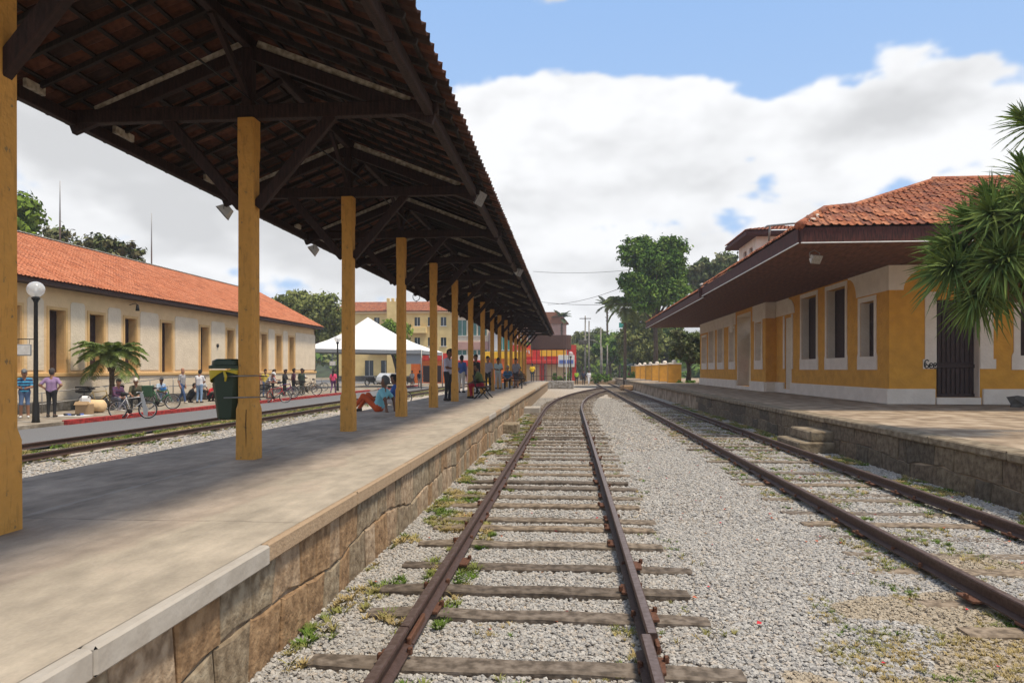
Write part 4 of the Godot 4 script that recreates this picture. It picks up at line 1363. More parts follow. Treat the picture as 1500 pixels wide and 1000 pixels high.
	for x in [1.55, 4.5, 7.65]:
		put(s3, "shop_window", box(Vector3(2.1, 2.4, 0.08), 0.02), "pink_wall", T(Vector3(x, 1.3, -0.4)))
	# orange/yellow screen of slats beyond the posts
	var sc := thing("shop", "shop painted in orange and yellow stripes past the last canopy posts", "shop", Vector3(-11.0, 0, -92.0))
	for k in 12:
		put(sc, "panel", box(Vector3(0.46, 3.7, 0.3), 0.02), "shop_orange" if k % 3 != 1 else "shop_yellow", T(Vector3(k * 0.47, 1.85, 0)))
	put(sc, "signboard", box(Vector3(5.6, 0.9, 0.2), 0.03), "shop_yellow", T(Vector3(2.6, 3.7, 0.22)))
	# brown flat-roofed kiosk shelter
	var k := thing("kiosk", "brown shelter with deep flat roof and thin posts past the canopy", "shelter", Vector3(-1.85, 0.7, -73.5))
	var rp := PackedVector2Array()
	for i in 28:
		var t := TAU * i / 28.0
		var c := Vector2(cos(t), sin(t))
		rp.append(Vector2(signf(c.x) * pow(absf(c.x), 0.35) * 2.05, signf(c.y) * pow(absf(c.y), 0.35) * 1.8))
	put(k, "roof", plate_mesh(rp, Vector3(0, 3.2, 0), Vector3.RIGHT, Vector3(0, 0, 1), UP, 1.4), "kiosk_brown")
	put(k, "floor", box(Vector3(4.6, 0.7, 4.0), 0.03), "concrete", T(Vector3(0, -0.36, 0)))
	for x in [-1.9, -1.4, -0.9, -0.4, 0.1, 0.6]:
		put(k, "post", box(Vector3(0.07, 3.2, 0.07), 0.01), "kiosk_brown", T(Vector3(x, 1.6, 1.5)))
	for x in [1.3, 1.55, 1.8]:
		put(k, "post", box(Vector3(0.08, 3.2, 0.08), 0.01), "kiosk_brown" if x != 1.55 else "white_paint", T(Vector3(x, 1.6, 1.5)))
		put(k, "post", box(Vector3(0.08, 3.2, 0.08), 0.01), "kiosk_brown", T(Vector3(x, 1.6, -1.5)))
	put(k, "rail", box(Vector3(2.6, 0.05, 0.05), 0.01), "kiosk_brown", T(Vector3(-0.65, 0.5, 1.5)))
	# white market tent
	var t := thing("marquee_tent", "large white pyramid tent at the end of the cream building", "tent", Vector3(-20.3, 0, -72.0))
	var ts := begin()
	var cs := [Vector3(-5.6, 3.95, 4.2), Vector3(6.2, 3.75, 4.2), Vector3(6.6, 3.75, -5.0), Vector3(-5.6, 3.95, -5.0)]
	for i in 4:
		var a: Vector3 = cs[i]
		var b: Vector3 = cs[(i + 1) % 4]
		var n := 8
		for j in n:
			for r in 5:
				var f := func(u: float, v: float) -> Vector3:
					var p: Vector3 = a.lerp(b, u).lerp(Vector3(-0.2, 7.2, 0), v)
					p.y -= 0.45 * sin(PI * v) + 0.12 * sin(PI * u) * (1 - v)
					return p
				var u0 := float(j) / n
				var u1 := float(j + 1) / n
				quad(ts, f.call(u0, r / 5.0), f.call(u0, (r + 1) / 5.0), f.call(u1, (r + 1) / 5.0), f.call(u1, r / 5.0))
	put(t, "canvas", fin(ts), "tent")
	for i in 4:
		var a: Vector3 = cs[i]
		var b: Vector3 = cs[(i + 1) % 4]
		put(t, "valance", bar_mesh(a - UP * 0.22, b - UP * 0.22, 0.03, 0.34), "tent_grey")
		put(t, "leg", tube_mesh([Vector3(a.x, 0, a.z), a], [0.06], 8), "steel")
	put(t, "side_cloth", box(Vector3(2.4, 1.2, 0.04), 0.01), "tent_grey", T(Vector3(5.0, 3.0, 4.0)))
	# street poles and their wires
	for q in [[2.2, -100.0, 9.3, "tall concrete utility pole carrying a crossarm"], [2.75, -101.0, 8.6, "slim pale pole standing next to the utility pole"], [-3.5, -104.0, 8.4, "grey pole behind the brown kiosk roof"], [4.3, -99.0, 7.6, "street light pole with curved arm"], [5.4, -103.0, 5.4, "short thin pole among the far trees"], [4.8, -107.0, 5.3, "thin signpost beyond the street light"]]:
		var p := thing("street_pole", q[3], "pole", Vector3(q[0], 0, q[1]), 0, "street poles")
		put(p, "shaft", tube_mesh([V0, Vector3(0, q[2], 0)], [0.13, 0.085], 8), "concrete")
		if q[2] > 9.0:
			put(p, "crossarm", box(Vector3(1.6, 0.1, 0.1), 0.01), "dark_wood", T(Vector3(0, q[2] - 0.4, 0.12)))
			put(p, "transformer", box(Vector3(1.2, 0.6, 0.5), 0.08), "plinth_grey", T(Vector3(-0.3, 5.6, 0.3)))
		elif q[3].begins_with("street light"):
			put(p, "arm", tube_mesh([Vector3(0, 5.3, 0), Vector3(-1.0, 5.9, 0), Vector3(-2.0, 5.95, 0)], [0.04], 6), "steel")
			put(p, "lamp_head", box(Vector3(0.5, 0.12, 0.2), 0.04), "steel", T(Vector3(-2.1, 5.93, 0)))
		else:
			put(p, "cap", box(Vector3(0.2, 0.08, 0.2), 0.02), "steel", T(Vector3(0, q[2], 0)))
	for q in [[Vector3(-3.0, 10.9, -100), Vector3(6.2, 10.9, -78), "black overhead wire crossing above the tracks"], [Vector3(-5.0, 15.5, -100), Vector3(12.0, 15.5, -96), "faint higher overhead wire in front of the clouds"]]:
		var w := put(self, "overhead_wire", wire_mesh(q[0], q[1], 0.5, 0.025), "black_iron")
		tag(w, q[2], "wire", "overhead wires")
	var bw := put(self, "overhead_wire", wire_mesh(Vector3(-6.0, 10.4, -86), Vector3(9.2, 7.6, -58), 0.7, 0.02), "black_iron")
	tag(bw, "sagging cable slung towards the eave of the ochre station", "wire", "overhead wires")
	var sb := thing("sign_board", "white and blue street sign board past the kiosk", "sign", Vector3(-0.4, 0, -97.0))
	put(sb, "board", box(Vector3(2.2, 1.6, 0.12), 0.02), "white_paint", T(Vector3(0, 3.0, 0)))
	put(sb, "band", box(Vector3(1.9, 0.5, 0.04), 0.01), "sign_blue", T(Vector3(0, 2.9, 0.09)))
	put(sb, "post", tube_mesh([V0, Vector3(0, 2.3, 0)], [0.06], 6), "steel")
	var sg := thing("sign_board", "small green road sign hanging among the far trees", "sign", Vector3(8.6, 0, -112.0))
	put(sg, "board", box(Vector3(1.9, 0.8, 0.1), 0.02), "teal", T(Vector3(0, 8.7, 0)))
	put(sg, "post", tube_mesh([V0, Vector3(0, 8.4, 0)], [0.08], 6), "steel")
	# a red-roofed house on the slope and the wooded hill
	var hh := thing("hill_house", "pale red house rising above the trees on the far slope", "building", Vector3(-4.6, 0, -150.0))
	put(hh, "wall", wall(Vector3(-5, 0, 0), Vector3.RIGHT, Vector3(0, 0, 1), 9.0, 0.0, 11.4, 0.3, [[1.0, 8.0, 2.4, 10.0], [4.0, 8.0, 5.4, 10.0]]), "pink_wall")
	put(hh, "roof", plate_mesh(PackedVector2Array([Vector2(-5.5, 11.4), Vector2(4.5, 11.4), Vector2(2.5, 13.8), Vector2(-3.5, 13.8)]), Vector3(0, 0, -4.0), Vector3.RIGHT, UP, Vector3(0, 0, 1), 4.4), "tile3")
	for x in [-3.3, -0.3]:
		put(hh, "window", box(Vector3(1.4, 2.0, 0.06), 0.01), "glass_dark", T(Vector3(x, 9.0, -0.2)))
	var hs := begin(false)
	var nz := FastNoiseLite.new()
	nz.seed = 4; nz.frequency = 0.02
	var hp := func(i: int, j: int) -> Vector3:
		var x := -160.0 + i * 12.0
		var z := -165.0 - j * 14.0
		return Vector3(x, -2.0 + sin(PI * j / 9.0) * (11.0 + 8.0 * nz.get_noise_2d(x, z)) , z)
	for i in 28:
		for j in 9:
			quad(hs, hp.call(i, j), hp.call(i, j + 1), hp.call(i + 1, j + 1), hp.call(i + 1, j))
	structure("hill", fin(hs), "hill")

func wire_mesh(a: Vector3, b: Vector3, sag: float, r: float) -> ArrayMesh:
	var p := []
	for k in 17:
		var t := k / 16.0
		p.append(a.lerp(b, t) - UP * sag * 4.0 * t * (1.0 - t))
	return tube_mesh(p, [r], 5)


# ------------------------------------------------------------------ trees and plants
func leaf_mesh(blobs: Array, n: int, size: float, cols: Array, long := 1.0) -> ArrayMesh:
	var vs := PackedVector3Array()
	var ns := PackedVector3Array()
	var cs := PackedColorArray()
	var vol := 0.0
	for b in blobs:
		vol += b[1].x * b[1].y + b[1].z * b[1].y
	for b in blobs:
		var r: Vector3 = b[1]
		var cnt := int(n * (r.x * r.y + r.z * r.y) / vol)
		# sub-clumps on the blob, each with its own tone
		var clumps := []
		for k in maxi(8, cnt / 45):
			var d := Vector3(rnd(-1, 1), rnd(-1, 1), rnd(-1, 1)).normalized()
			var q := pow(rng.randf(), 0.35)
			clumps.append([b[0] + d * r * q * 0.92, cols[rng.randi() % cols.size()] * rnd(0.75, 1.25)])
		var cr := (r.x + r.y + r.z) / 3.0 * 0.30
		for i in cnt:
			var cl: Array = clumps[rng.randi() % clumps.size()]
			var off := Vector3(rng.randfn(), rng.randfn() * 0.75, rng.randfn()) * cr * 0.6
			var p: Vector3 = cl[0] + off
			var nn := (off.normalized() + Vector3(rnd(-1, 1), rnd(-0.4, 1.3), rnd(-1, 1))).normalized()
			var u := nn.cross(Vector3(rnd(-1, 1), rnd(-1, 1), rnd(-1, 1))).normalized()
			var v := nn.cross(u)
			var s := size * rnd(0.6, 1.3)
			u *= s * long
			v *= s * 0.5
			var c: Color = cl[1] * rnd(0.85, 1.15)
			c.a = 1.0
			var tip := p + u - nn * s * 0.2
			for q2 in [p - u, p + v, tip, p - u, tip, p - v]:
				vs.append(q2); ns.append(nn); cs.append(c)
	var arr := []
	arr.resize(Mesh.ARRAY_MAX)
	arr[Mesh.ARRAY_VERTEX] = vs
	arr[Mesh.ARRAY_NORMAL] = ns
	arr[Mesh.ARRAY_COLOR] = cs
	var m := ArrayMesh.new()
	m.add_surface_from_arrays(Mesh.PRIMITIVE_TRIANGLES, arr)
	return m

func tree(called: String, label: String, at: Vector3, trunk_h: float, trunk_r: float, blobs: Array, n: int, size: float, cols: Array, group := "") -> void:
	var o := thing(called, label, "tree", at, 0, group)
	var st := begin(false)
	tube(st, [V0, Vector3(0.1, trunk_h * 0.5, 0.05), Vector3(0.0, trunk_h, 0)], [trunk_r * 1.25, trunk_r, trunk_r * 0.75], 9)
	for b in blobs:
		var e: Vector3 = b[0]
		var s := Vector3(0, trunk_h * rnd(0.75, 1.0), 0)
		tube(st, [s, s.lerp(e, 0.5) + Vector3(rnd(-0.2, 0.2), 0.2, rnd(-0.2, 0.2)), e], [trunk_r * 0.6, trunk_r * 0.4, trunk_r * 0.12], 6)
	put(o, "trunk", fin(st), "bark")
	put(o, "crown", leaf_mesh(blobs, n, size, cols), "foliage")

func blob_set(n: int, r: Vector3, c: Vector3, br: float) -> Array:
	var out := [[c, r * 0.62]]
	for i in n:
		var d := Vector3(rnd(-1, 1), rnd(-0.7, 1), rnd(-1, 1)).normalized()
		out.append([c + d * r * rnd(0.55, 0.8), Vector3.ONE * br * rnd(0.7, 1.2)])
	return out

func frond(st: SurfaceTool, base: Vector3, dir: Vector3, L: float, droop: float, n: int, leaf_l: float, w: float) -> void:
	var pts := []
	var p := base
	var d := dir.normalized()
	var steps := 12
	for i in steps + 1:
		pts.append(p)
		p += d * L / steps
		d = (d + Vector3(0, -droop / steps, 0)).normalized()
	tube(st, pts, [0.022, 0.02, 0.018, 0.016, 0.014, 0.012, 0.01, 0.01, 0.008, 0.008, 0.006, 0.005, 0.004], 4, false)
	for i in n:
		var t := 0.15 + 0.84 * i / n
		var f := t * steps
		var k := int(f)
		var q: Vector3 = (pts[k] as Vector3).lerp(pts[mini(k + 1, steps)], f - k)
		var ax: Vector3 = ((pts[mini(k + 1, steps)] as Vector3) - pts[maxi(k - 1, 0)]).normalized()
		var side := ax.cross(UP).normalized()
		var ll := leaf_l * sin(PI * (0.12 + 0.83 * t)) * rnd(0.85, 1.1)
		for s in [-1.0, 1.0]:
			var ld: Vector3 = (side * s + ax * 0.75 + UP * rnd(-0.1, 0.3)).normalized()
			var mid := q + ld * ll * 0.55
			var tip := q + ld * ll + Vector3(0, -ll * 0.28, 0)
			var wv := ax * w
			tri(st, q - wv * 0.5, mid + wv, tip)
			tri(st, q + wv * 0.5, mid + wv, q - wv * 0.5)
			tri(st, q - wv * 0.5, tip, mid - wv * 0.4)

func palm(label: String, at: Vector3, th: float, tr: float, nf: int, L: float, leaf_l: float, col: Color, group := "", droop := 1.5) -> void:
	var o := thing("palm_tree", label, "palm", at, 0, group)
	var st := begin(false)
	var pts := []
	var rs := []
	for i in 13:
		var t := i / 12.0
		pts.append(Vector3(0.05 * sin(t * 3.0), th * t, 0.04 * sin(t * 2.0)))
		rs.append(tr * (1.15 - 0.35 * t) * (1.0 + 0.10 * (i % 2)))
	tube(st, pts, rs, 9)
	# old leaf bases under the crown
	for k in 14:
		var a := k * 2.4
		var y := th * (0.78 + 0.22 * k / 14.0)
		tube(st, [Vector3(cos(a) * tr * 0.7, y - 0.12, sin(a) * tr * 0.7), Vector3(cos(a) * tr * 1.9, y + 0.14, sin(a) * tr * 1.9)], [tr * 0.35, tr * 0.15], 5)
	put(o, "trunk", fin(st), "bark_palm")
	for k in nf:
		var fs := begin(false)
		var a := k * 2.39996
		var lift := 0.15 + 1.5 * (1.0 - float(k) / nf)
		if k > nf * 0.8:
			lift = -0.1
		frond(fs, Vector3(0, th, 0), Vector3(cos(a), lift, sin(a)), L * rnd(0.85, 1.1), droop, 26, leaf_l, 0.03 if L < 2 else 0.07)
		var m := StandardMaterial3D.new()
		m.backlight_enabled = true
		m.backlight = Color(0.2, 0.24, 0.06)
		var q := rnd(0.8, 1.25)
		m.albedo_color = lin(Color(col.r * q, col.g * q, col.b * q))
		m.roughness = 0.6
		put(o, "frond", fin(fs), m)

# a head of sword leaves at the end of a stem
func rosette(st: SurfaceTool, c: Vector3, axis: Vector3, n: int, L: float, col: Color) -> void:
	var b := along(axis)
	for i in n:
		var a := i * 2.39996
		var t := float(i) / n
		var open := 0.25 + 1.55 * t
		var d := (b.z * cos(open) + (b.x * cos(a) + b.y * sin(a)) * sin(open)).normalized()
		var ll := L * rnd(0.75, 1.1) * (0.8 + 0.3 * sin(PI * t))
		var side := d.cross(b.z).normalized() if absf(d.dot(b.z)) < 0.98 else b.x
		var w := 0.030 * rnd(0.8, 1.25)
		var p := c + b.z * (0.10 - 0.35 * t)
		var cc := col.lerp(Color(0.22, 0.25, 0.06), rng.randf() * 0.6) * rnd(0.7, 1.35)
		if rng.randf() < 0.16 and t > 0.72:
			cc = Color(0.22, 0.14, 0.06)
		cc.a = 1.0
		var prev := p
		var pw := w * 0.8
		var bend := rnd(0.25, 0.75)
		var segs := 4
		for s in segs:
			var f := float(s + 1) / segs
			var q := p + d * ll * f + Vector3(0, -ll * bend * f * f * 0.45, 0)
			var nw := w * (1.0 - f * f * 0.97)
			var up := side.cross(q - prev).normalized() * (w * 0.35)
			st.set_color(cc)
			# a folded blade: two halves meeting in a keel
			quad(st, prev - side * pw + up, q - side * nw + up * (1 - f), q, prev)
			quad(st, prev, q, q + side * nw + up * (1 - f), prev + side * pw + up)
			prev = q
			pw = nw

func build_trees():
	var g1 := [Color(0.10, 0.18, 0.034), Color(0.08, 0.15, 0.028), Color(0.14, 0.215, 0.042)]
	var g2 := [Color(0.19, 0.21, 0.07), Color(0.155, 0.18, 0.055), Color(0.22, 0.235, 0.085)]
	var g3 := [Color(0.11, 0.14, 0.055), Color(0.13, 0.155, 0.065), Color(0.16, 0.165, 0.08)]
	var lime := [Color(0.20, 0.29, 0.045), Color(0.17, 0.25, 0.04), Color(0.135, 0.205, 0.034)]
	tree("broadleaf_tree", "tall dense dark green tree with rounded crown beyond the ochre station", Vector3(8.9, 0, -76), 8.0, 0.24, blob_set(20, Vector3(3.8, 4.9, 3.8), Vector3(0.0, 11.5, 0), 1.5), 42000, 0.2, g1, "trees beyond the station")
	tree("broadleaf_tree", "grey green tree showing behind the tall dark crown", Vector3(18.5, 0, -96), 10.0, 0.35, blob_set(12, Vector3(4.6, 3.4, 4.0), Vector3(0, 13.6, 0), 1.6), 12000, 0.33, g3, "trees beyond the station")
	tree("broadleaf_tree", "feathery light green tree in front of the tall dark tree", Vector3(9.6, 0, -99), 3.0, 0.18, blob_set(24, Vector3(3.2, 5.0, 3.0), Vector3(0, 6.0, 0), 1.3), 32000, 0.2, g2, "trees beyond the station")
	tree("broadleaf_tree", "low dark spreading tree under the far eave of the station", Vector3(10.2, 0.7, -63), 1.9, 0.2, blob_set(14, Vector3(2.1, 1.7, 2.4), Vector3(0.2, 2.9, 0), 0.8), 16000, 0.13, g3, "trees beyond the station")
	tree("broadleaf_tree", "wide olive tree behind the end of the cream building", Vector3(-31.5, 0, -86), 5.0, 0.4, blob_set(14, Vector3(4.9, 3.5, 4.5), Vector3(0, 8.4, 0), 1.8), 20000, 0.28, g2, "trees behind the buildings")
	tree("broadleaf_tree", "lime green street tree between the tent and the yellow building", Vector3(-22.7, 0, -93), 2.2, 0.2, blob_set(10, Vector3(2.6, 3.2, 2.6), Vector3(0, 5.2, 0), 1.1), 11000, 0.24, lime, "trees behind the buildings")
	tree("broadleaf_tree", "bright green treetop rising over the orange roof", Vector3(-42.0, 0, -48), 8.0, 0.4, blob_set(10, Vector3(5.5, 3.2, 4.0), Vector3(0, 11.0, 0), 1.6), 14000, 0.26, lime, "trees behind the buildings")
	tree("broadleaf_tree", "brownish sparse treetop behind the orange roof ridge", Vector3(-38.8, 0, -56), 8.0, 0.35, blob_set(12, Vector3(4.0, 2.3, 3.5), Vector3(0, 11.2, 0), 1.2), 7000, 0.22, g3 + [Color(0.13, 0.12, 0.06)], "trees behind the buildings")
	# trees on the far street and slope, each its own
	var spots := [[6.6, -118.0, 7.5, 0], [11.5, -124.0, 9.0, 1], [2.2, -132.0, 7.8, 2], [7.8, -140.0, 10.0, 1], [-1.5, -142.0, 8.5, 0], [14.5, -112.0, 8.0, 2], [4.2, -152.0, 11.0, 2], [17.0, -135.0, 12.0, 0], [-8.5, -150.0, 8.0, 1], [11.0, -160.0, 12.5, 1]]
	var words := ["dark green round tree behind the green road sign", "yellow green tree right of the street light pole", "olive tree behind the tall utility pole", "yellow green tree under the distant royal palm", "dark green tree beside the pale red house", "olive tree half hidden by the feathery light green tree", "large olive tree rising over the street poles", "tall dark green tree behind the ochre pillars", "yellow green tree in front of the pale red house", "tall yellow green tree crowning the slope behind the palm"]
	for i in spots.size():
		var s: Array = spots[i]
		var h: float = s[2]
		tree("broadleaf_tree", words[i], Vector3(s[0], 0, s[1]), h * 0.4, 0.2, blob_set(8, Vector3(h * 0.40, h * 0.30, h * 0.35), Vector3(0, h * 0.66, 0), h * 0.15), 4500, 0.36, [g1, lime, g2][s[3]], "trees on the far slope")
	var wood := []
	for k in 90:
		wood.append([Vector3(rnd(-150, 150), rnd(3.0, 9.5), rnd(-215, -176)), Vector3(6.0, 3.6, 5.0) * rnd(0.7, 1.3)])
	for k in 50:
		wood.append([Vector3(-150 + k * 6.1, rnd(0.8, 4.0), rnd(-172, -160)), Vector3(5.0, 3.0, 4.0) * rnd(0.7, 1.2)])
	var wd := put(self, "wood", leaf_mesh(wood, 46000, 0.9, g1 + g2 + lime), "foliage")
	tag(wd, "mixed green wood covering the far hill", "wood")
	wd.set_meta("kind", "stuff")
	for q in [[3.6, -90.5, 1.5], [-1.0, -96.5, 1.3], [8.8, -96.0, 1.6], [10.2, -61.0, 0.8]]:
		var o := thing("hedge_bush", "low clipped bush by the %s" % ["far crossing", "street sign board", "ochre pillars' end", "foot of the dark spreading tree"][[3.6, -1.0, 8.8, 10.2].find(q[0])], "bush", Vector3(q[0], 0.1, q[1]), 0, "bushes")
		put(o, "foliage", leaf_mesh(blob_set(6, Vector3(1.8, q[2] * 0.5, 1.0), Vector3(0, q[2] * 0.5, 0), 0.5), 1500, 0.13, g1), "foliage")
		put(o, "stem", tube_mesh([V0, Vector3(0, q[2] * 0.6, 0)], [0.06, 0.03], 6), "bark")
	palm("small date palm in a bed beside the cream building", Vector3(-20.4, 0.12, -30.6), 2.25, 0.11, 30, 1.75, 0.5, Color(0.17, 0.23, 0.055), "palms", 1.7)
	palm("little palm top showing behind the green litter bin", Vector3(-20.6, 0.12, -44.0), 1.4, 0.1, 18, 1.3, 0.4, Color(0.17, 0.23, 0.055), "palms")
	palm("tall palm leaning its fronds out beside the dark crown", Vector3(6.0, 0, -79), 8.6, 0.16, 20, 3.0, 0.9, Color(0.18, 0.23, 0.065), "palms", 1.9)
	palm("distant royal palm standing above the far trees", Vector3(7.8, 0, -150), 15.0, 0.22, 14, 3.0, 0.8, Color(0.07, 0.10, 0.035), "palms", 1.0)
	palm("faint palm top on the slope by the pale red house", Vector3(-1.6, 0, -150), 12.5, 0.2, 12, 2.6, 0.7, Color(0.08, 0.12, 0.035), "palms", 1.0)
	# screw pine reaching into the view over the right platform
	var o := thing("screw_pine", "screw pine with heads of long sword leaves before the ochre gate", "tree", Vector3(9.3, 0.75, -13.6))
	var heads := [
		[Vector3(6.60, 3.62, -13.0), Vector3(-0.9, -0.1, 0.3), 66, 0.72], [Vector3(6.95, 3.12, -12.9), Vector3(-0.5, -0.75, 0.3), 60, 0.68],
		[Vector3(6.85, 4.02, -13.3), Vector3(-0.8, 0.35, 0.2), 66, 0.72], [Vector3(7.25, 3.72, -12.6), Vector3(-0.3, 0.2, 0.9), 70, 0.72],
		[Vector3(7.15, 4.45, -13.4), Vector3(-0.6, 0.7, 0.2), 66, 0.72], [Vector3(7.6, 4.25, -12.8), Vector3(0.0, 0.6, 0.6), 66, 0.72],
		[Vector3(7.75, 3.75, -12.5), Vector3(0.2, 0.1, 0.9), 66, 0.72], [Vector3(7.6, 4.85, -13.6), Vector3(-0.4, 0.9, 0.1), 62, 0.7],
		[Vector3(8.0, 4.7, -12.9), Vector3(0.1, 0.7, 0.6), 62, 0.7], [Vector3(8.05, 5.3, -13.4), Vector3(-0.3, 0.9, 0.2), 60, 0.66],
		[Vector3(8.35, 6.35, -13.8), Vector3(-0.7, 0.6, 0.1), 46, 0.6], [Vector3(8.2, 4.1, -12.6), Vector3(0.3, 0.2, 0.9), 62, 0.7],
		[Vector3(7.45, 3.35, -13.2), Vector3(-0.2, -0.4, 0.4), 56, 0.66], [Vector3(8.5, 5.0, -13.2), Vector3(0.2, 0.8, 0.5), 56, 0.7], [Vector3(8.3, 3.5, -13.0), Vector3(0.3, -0.3, 0.6), 50, 0.66]]
	for k in 9:
		var hp := Vector3(rnd(6.9, 8.4), rnd(3.5, 4.9), rnd(-13.6, -12.4))
		heads.append([hp, Vector3(hp.x - 7.9, (hp.y - 4.0) * 0.8, 0.5 + rnd(0, 0.5)), 52, 0.66])
	var tr := begin(false)
	tube(tr, [V0, Vector3(-0.1, 1.2, 0), Vector3(-0.2, 2.4, 0.1)], [0.2, 0.16, 0.15], 10)
	for k in 6:
		var a := k * 1.05
		tube(tr, [Vector3(cos(a) * 0.5, 0, sin(a) * 0.5), Vector3(cos(a) * 0.12, 0.9, sin(a) * 0.12)], [0.04, 0.05], 6)
	for h in heads:
		var e: Vector3 = h[0] - o.position - (h[1] as Vector3).normalized() * 0.25
		tube(tr, [Vector3(-0.2, 2.3, 0.1), Vector3(-0.2, 2.3, 0.1).lerp(e, 0.55) + Vector3(0, -0.15, 0), e], [0.11, 0.08, 0.07], 7)
	put(o, "trunk", fin(tr), "bark_palm")
	for h in heads:
		var st := begin()
		rosette(st, V0, h[1], int(h[2] * 1.8), h[3] * 1.05, Color(0.11, 0.18, 0.055))
		put(o, "leaf_head", fin(st), "foliage", T(h[0] - o.position))

# ------------------------------------------------------------------ street and station furniture
func floodlight(label: String, at: Vector3, turn: float, tilt: float) -> void:
	var o := thing("floodlight", label, "floodlight", at, turn, "floodlights")
	var st := begin()
	var b := Basis(Vector3.RIGHT, tilt)
	# a tapering housing
	var f := [Vector3(-0.16, 0.12, 0.07), Vector3(0.16, 0.12, 0.07), Vector3(0.16, -0.12, 0.07), Vector3(-0.16, -0.12, 0.07)]
	var r := [Vector3(-0.09, 0.07, -0.11), Vector3(0.09, 0.07, -0.11), Vector3(0.09, -0.07, -0.11), Vector3(-0.09, -0.07, -0.11)]
	for i in 4:
		var j := (i + 1) % 4
		quad(st, b * f[i], b * r[i], b * r[j], b * f[j])
	quad(st, b * r[0], b * r[1], b * r[2], b * r[3])
	put(o, "housing", fin(st), "white_paint")
	var gs := begin()
	bx(gs, b * Vector3(0, 0, 0.07), Vector3(0.32, 0.24, 0.02), b)
	put(o, "lens", fin(gs), "steel")
	put(o, "bracket", tube_mesh([Vector3(-0.17, 0, 0), Vector3(-0.17, 0.16, -0.02), Vector3(0, 0.24, -0.03), Vector3(0.17, 0.16, -0.02), Vector3(0.17, 0, 0)], [0.013], 5), "steel")

func lamp_post(label: String, at: Vector3, h: float, board: bool) -> void:
	var o := thing("lamp_post", label, "lamp post", at, 0, "globe lamp posts")
	put(o, "post", tube_mesh([V0, Vector3(0, 0.1, 0), Vector3(0, 0.6, 0), Vector3(0, 0.7, 0), Vector3(0, h - 0.1, 0), Vector3(0, h, 0)], [0.13, 0.11, 0.10, 0.075, 0.06, 0.1], 12), "black_iron")
	put(o, "collar", tube_mesh([Vector3(0, h, 0), Vector3(0, h + 0.06, 0), Vector3(0, h + 0.1, 0)], [0.12, 0.13, 0.08], 12), "black_iron")
	var s := SphereMesh.new()
	s.radius = 0.27; s.height = 0.52; s.radial_segments = 24; s.rings = 14
	put(o, "globe", s, "globe", T(Vector3(0, h + 0.34, 0)))
	put(o, "bulb", tube_mesh([Vector3(0, h + 0.1, 0), Vector3(0, h + 0.25, 0), Vector3(0, h + 0.38, 0)], [0.03, 0.05, 0.02], 8), "white_paint")
	if board:
		put(o, "arm", tube_mesh([Vector3(0, h - 1.3, 0), Vector3(-0.72, h - 1.3, 0)], [0.018], 6), "black_iron")
		var b := put(o, "sign", box(Vector3(0.54, 0.38, 0.04), 0.015), "tent_grey", T(Vector3(-0.42, h - 1.66, 0)))
		put(b, "face", box(Vector3(0.50, 0.34, 0.05), 0.02), "white_paint", T(V0))
		for x in [-0.2, 0.2]:
			put(b, "chain", tube_mesh([Vector3(x, 0.2, 0), Vector3(x, 0.36, 0)], [0.008], 4), "black_iron")

func bench(label: String, at: Vector3, turn: float) -> void:
	var o := thing("bench", label, "bench", at, turn, "platform benches")
	for k in 5:
		put(o, "seat_slat", box(Vector3(1.7, 0.035, 0.07), 0.008), "dark_wood", T(Vector3(0, 0.44, -0.19 + k * 0.085)))
	for k in 3:
		put(o, "back_slat", box(Vector3(1.7, 0.075, 0.03), 0.008), "dark_wood", Transform3D(Basis(Vector3.RIGHT, -0.18), Vector3(0, 0.60 + k * 0.11, -0.27 - k * 0.02)))
	for x in [-0.7, 0.7]:
		var st := begin(false)
		tube(st, [Vector3(x, 0.0, 0.26), Vector3(x, 0.1, 0.16), Vector3(x, 0.24, 0.05), Vector3(x, 0.4, 0.18)], [0.028, 0.026, 0.026, 0.026], 6)
		tube(st, [Vector3(x, 0.0, -0.30), Vector3(x, 0.1, -0.2), Vector3(x, 0.24, -0.06), Vector3(x, 0.42, -0.22), Vector3(x, 0.9, -0.33)], [0.028], 6)
		tube(st, [Vector3(x, 0.42, 0.2), Vector3(x, 0.42, -0.22)], [0.024], 6)
		tube(st, [Vector3(x, 0.5, 0.2), Vector3(x, 0.64, 0.16), Vector3(x, 0.64, -0.26)], [0.022], 6)
		put(o, "iron_side", fin(st), "black_iron")

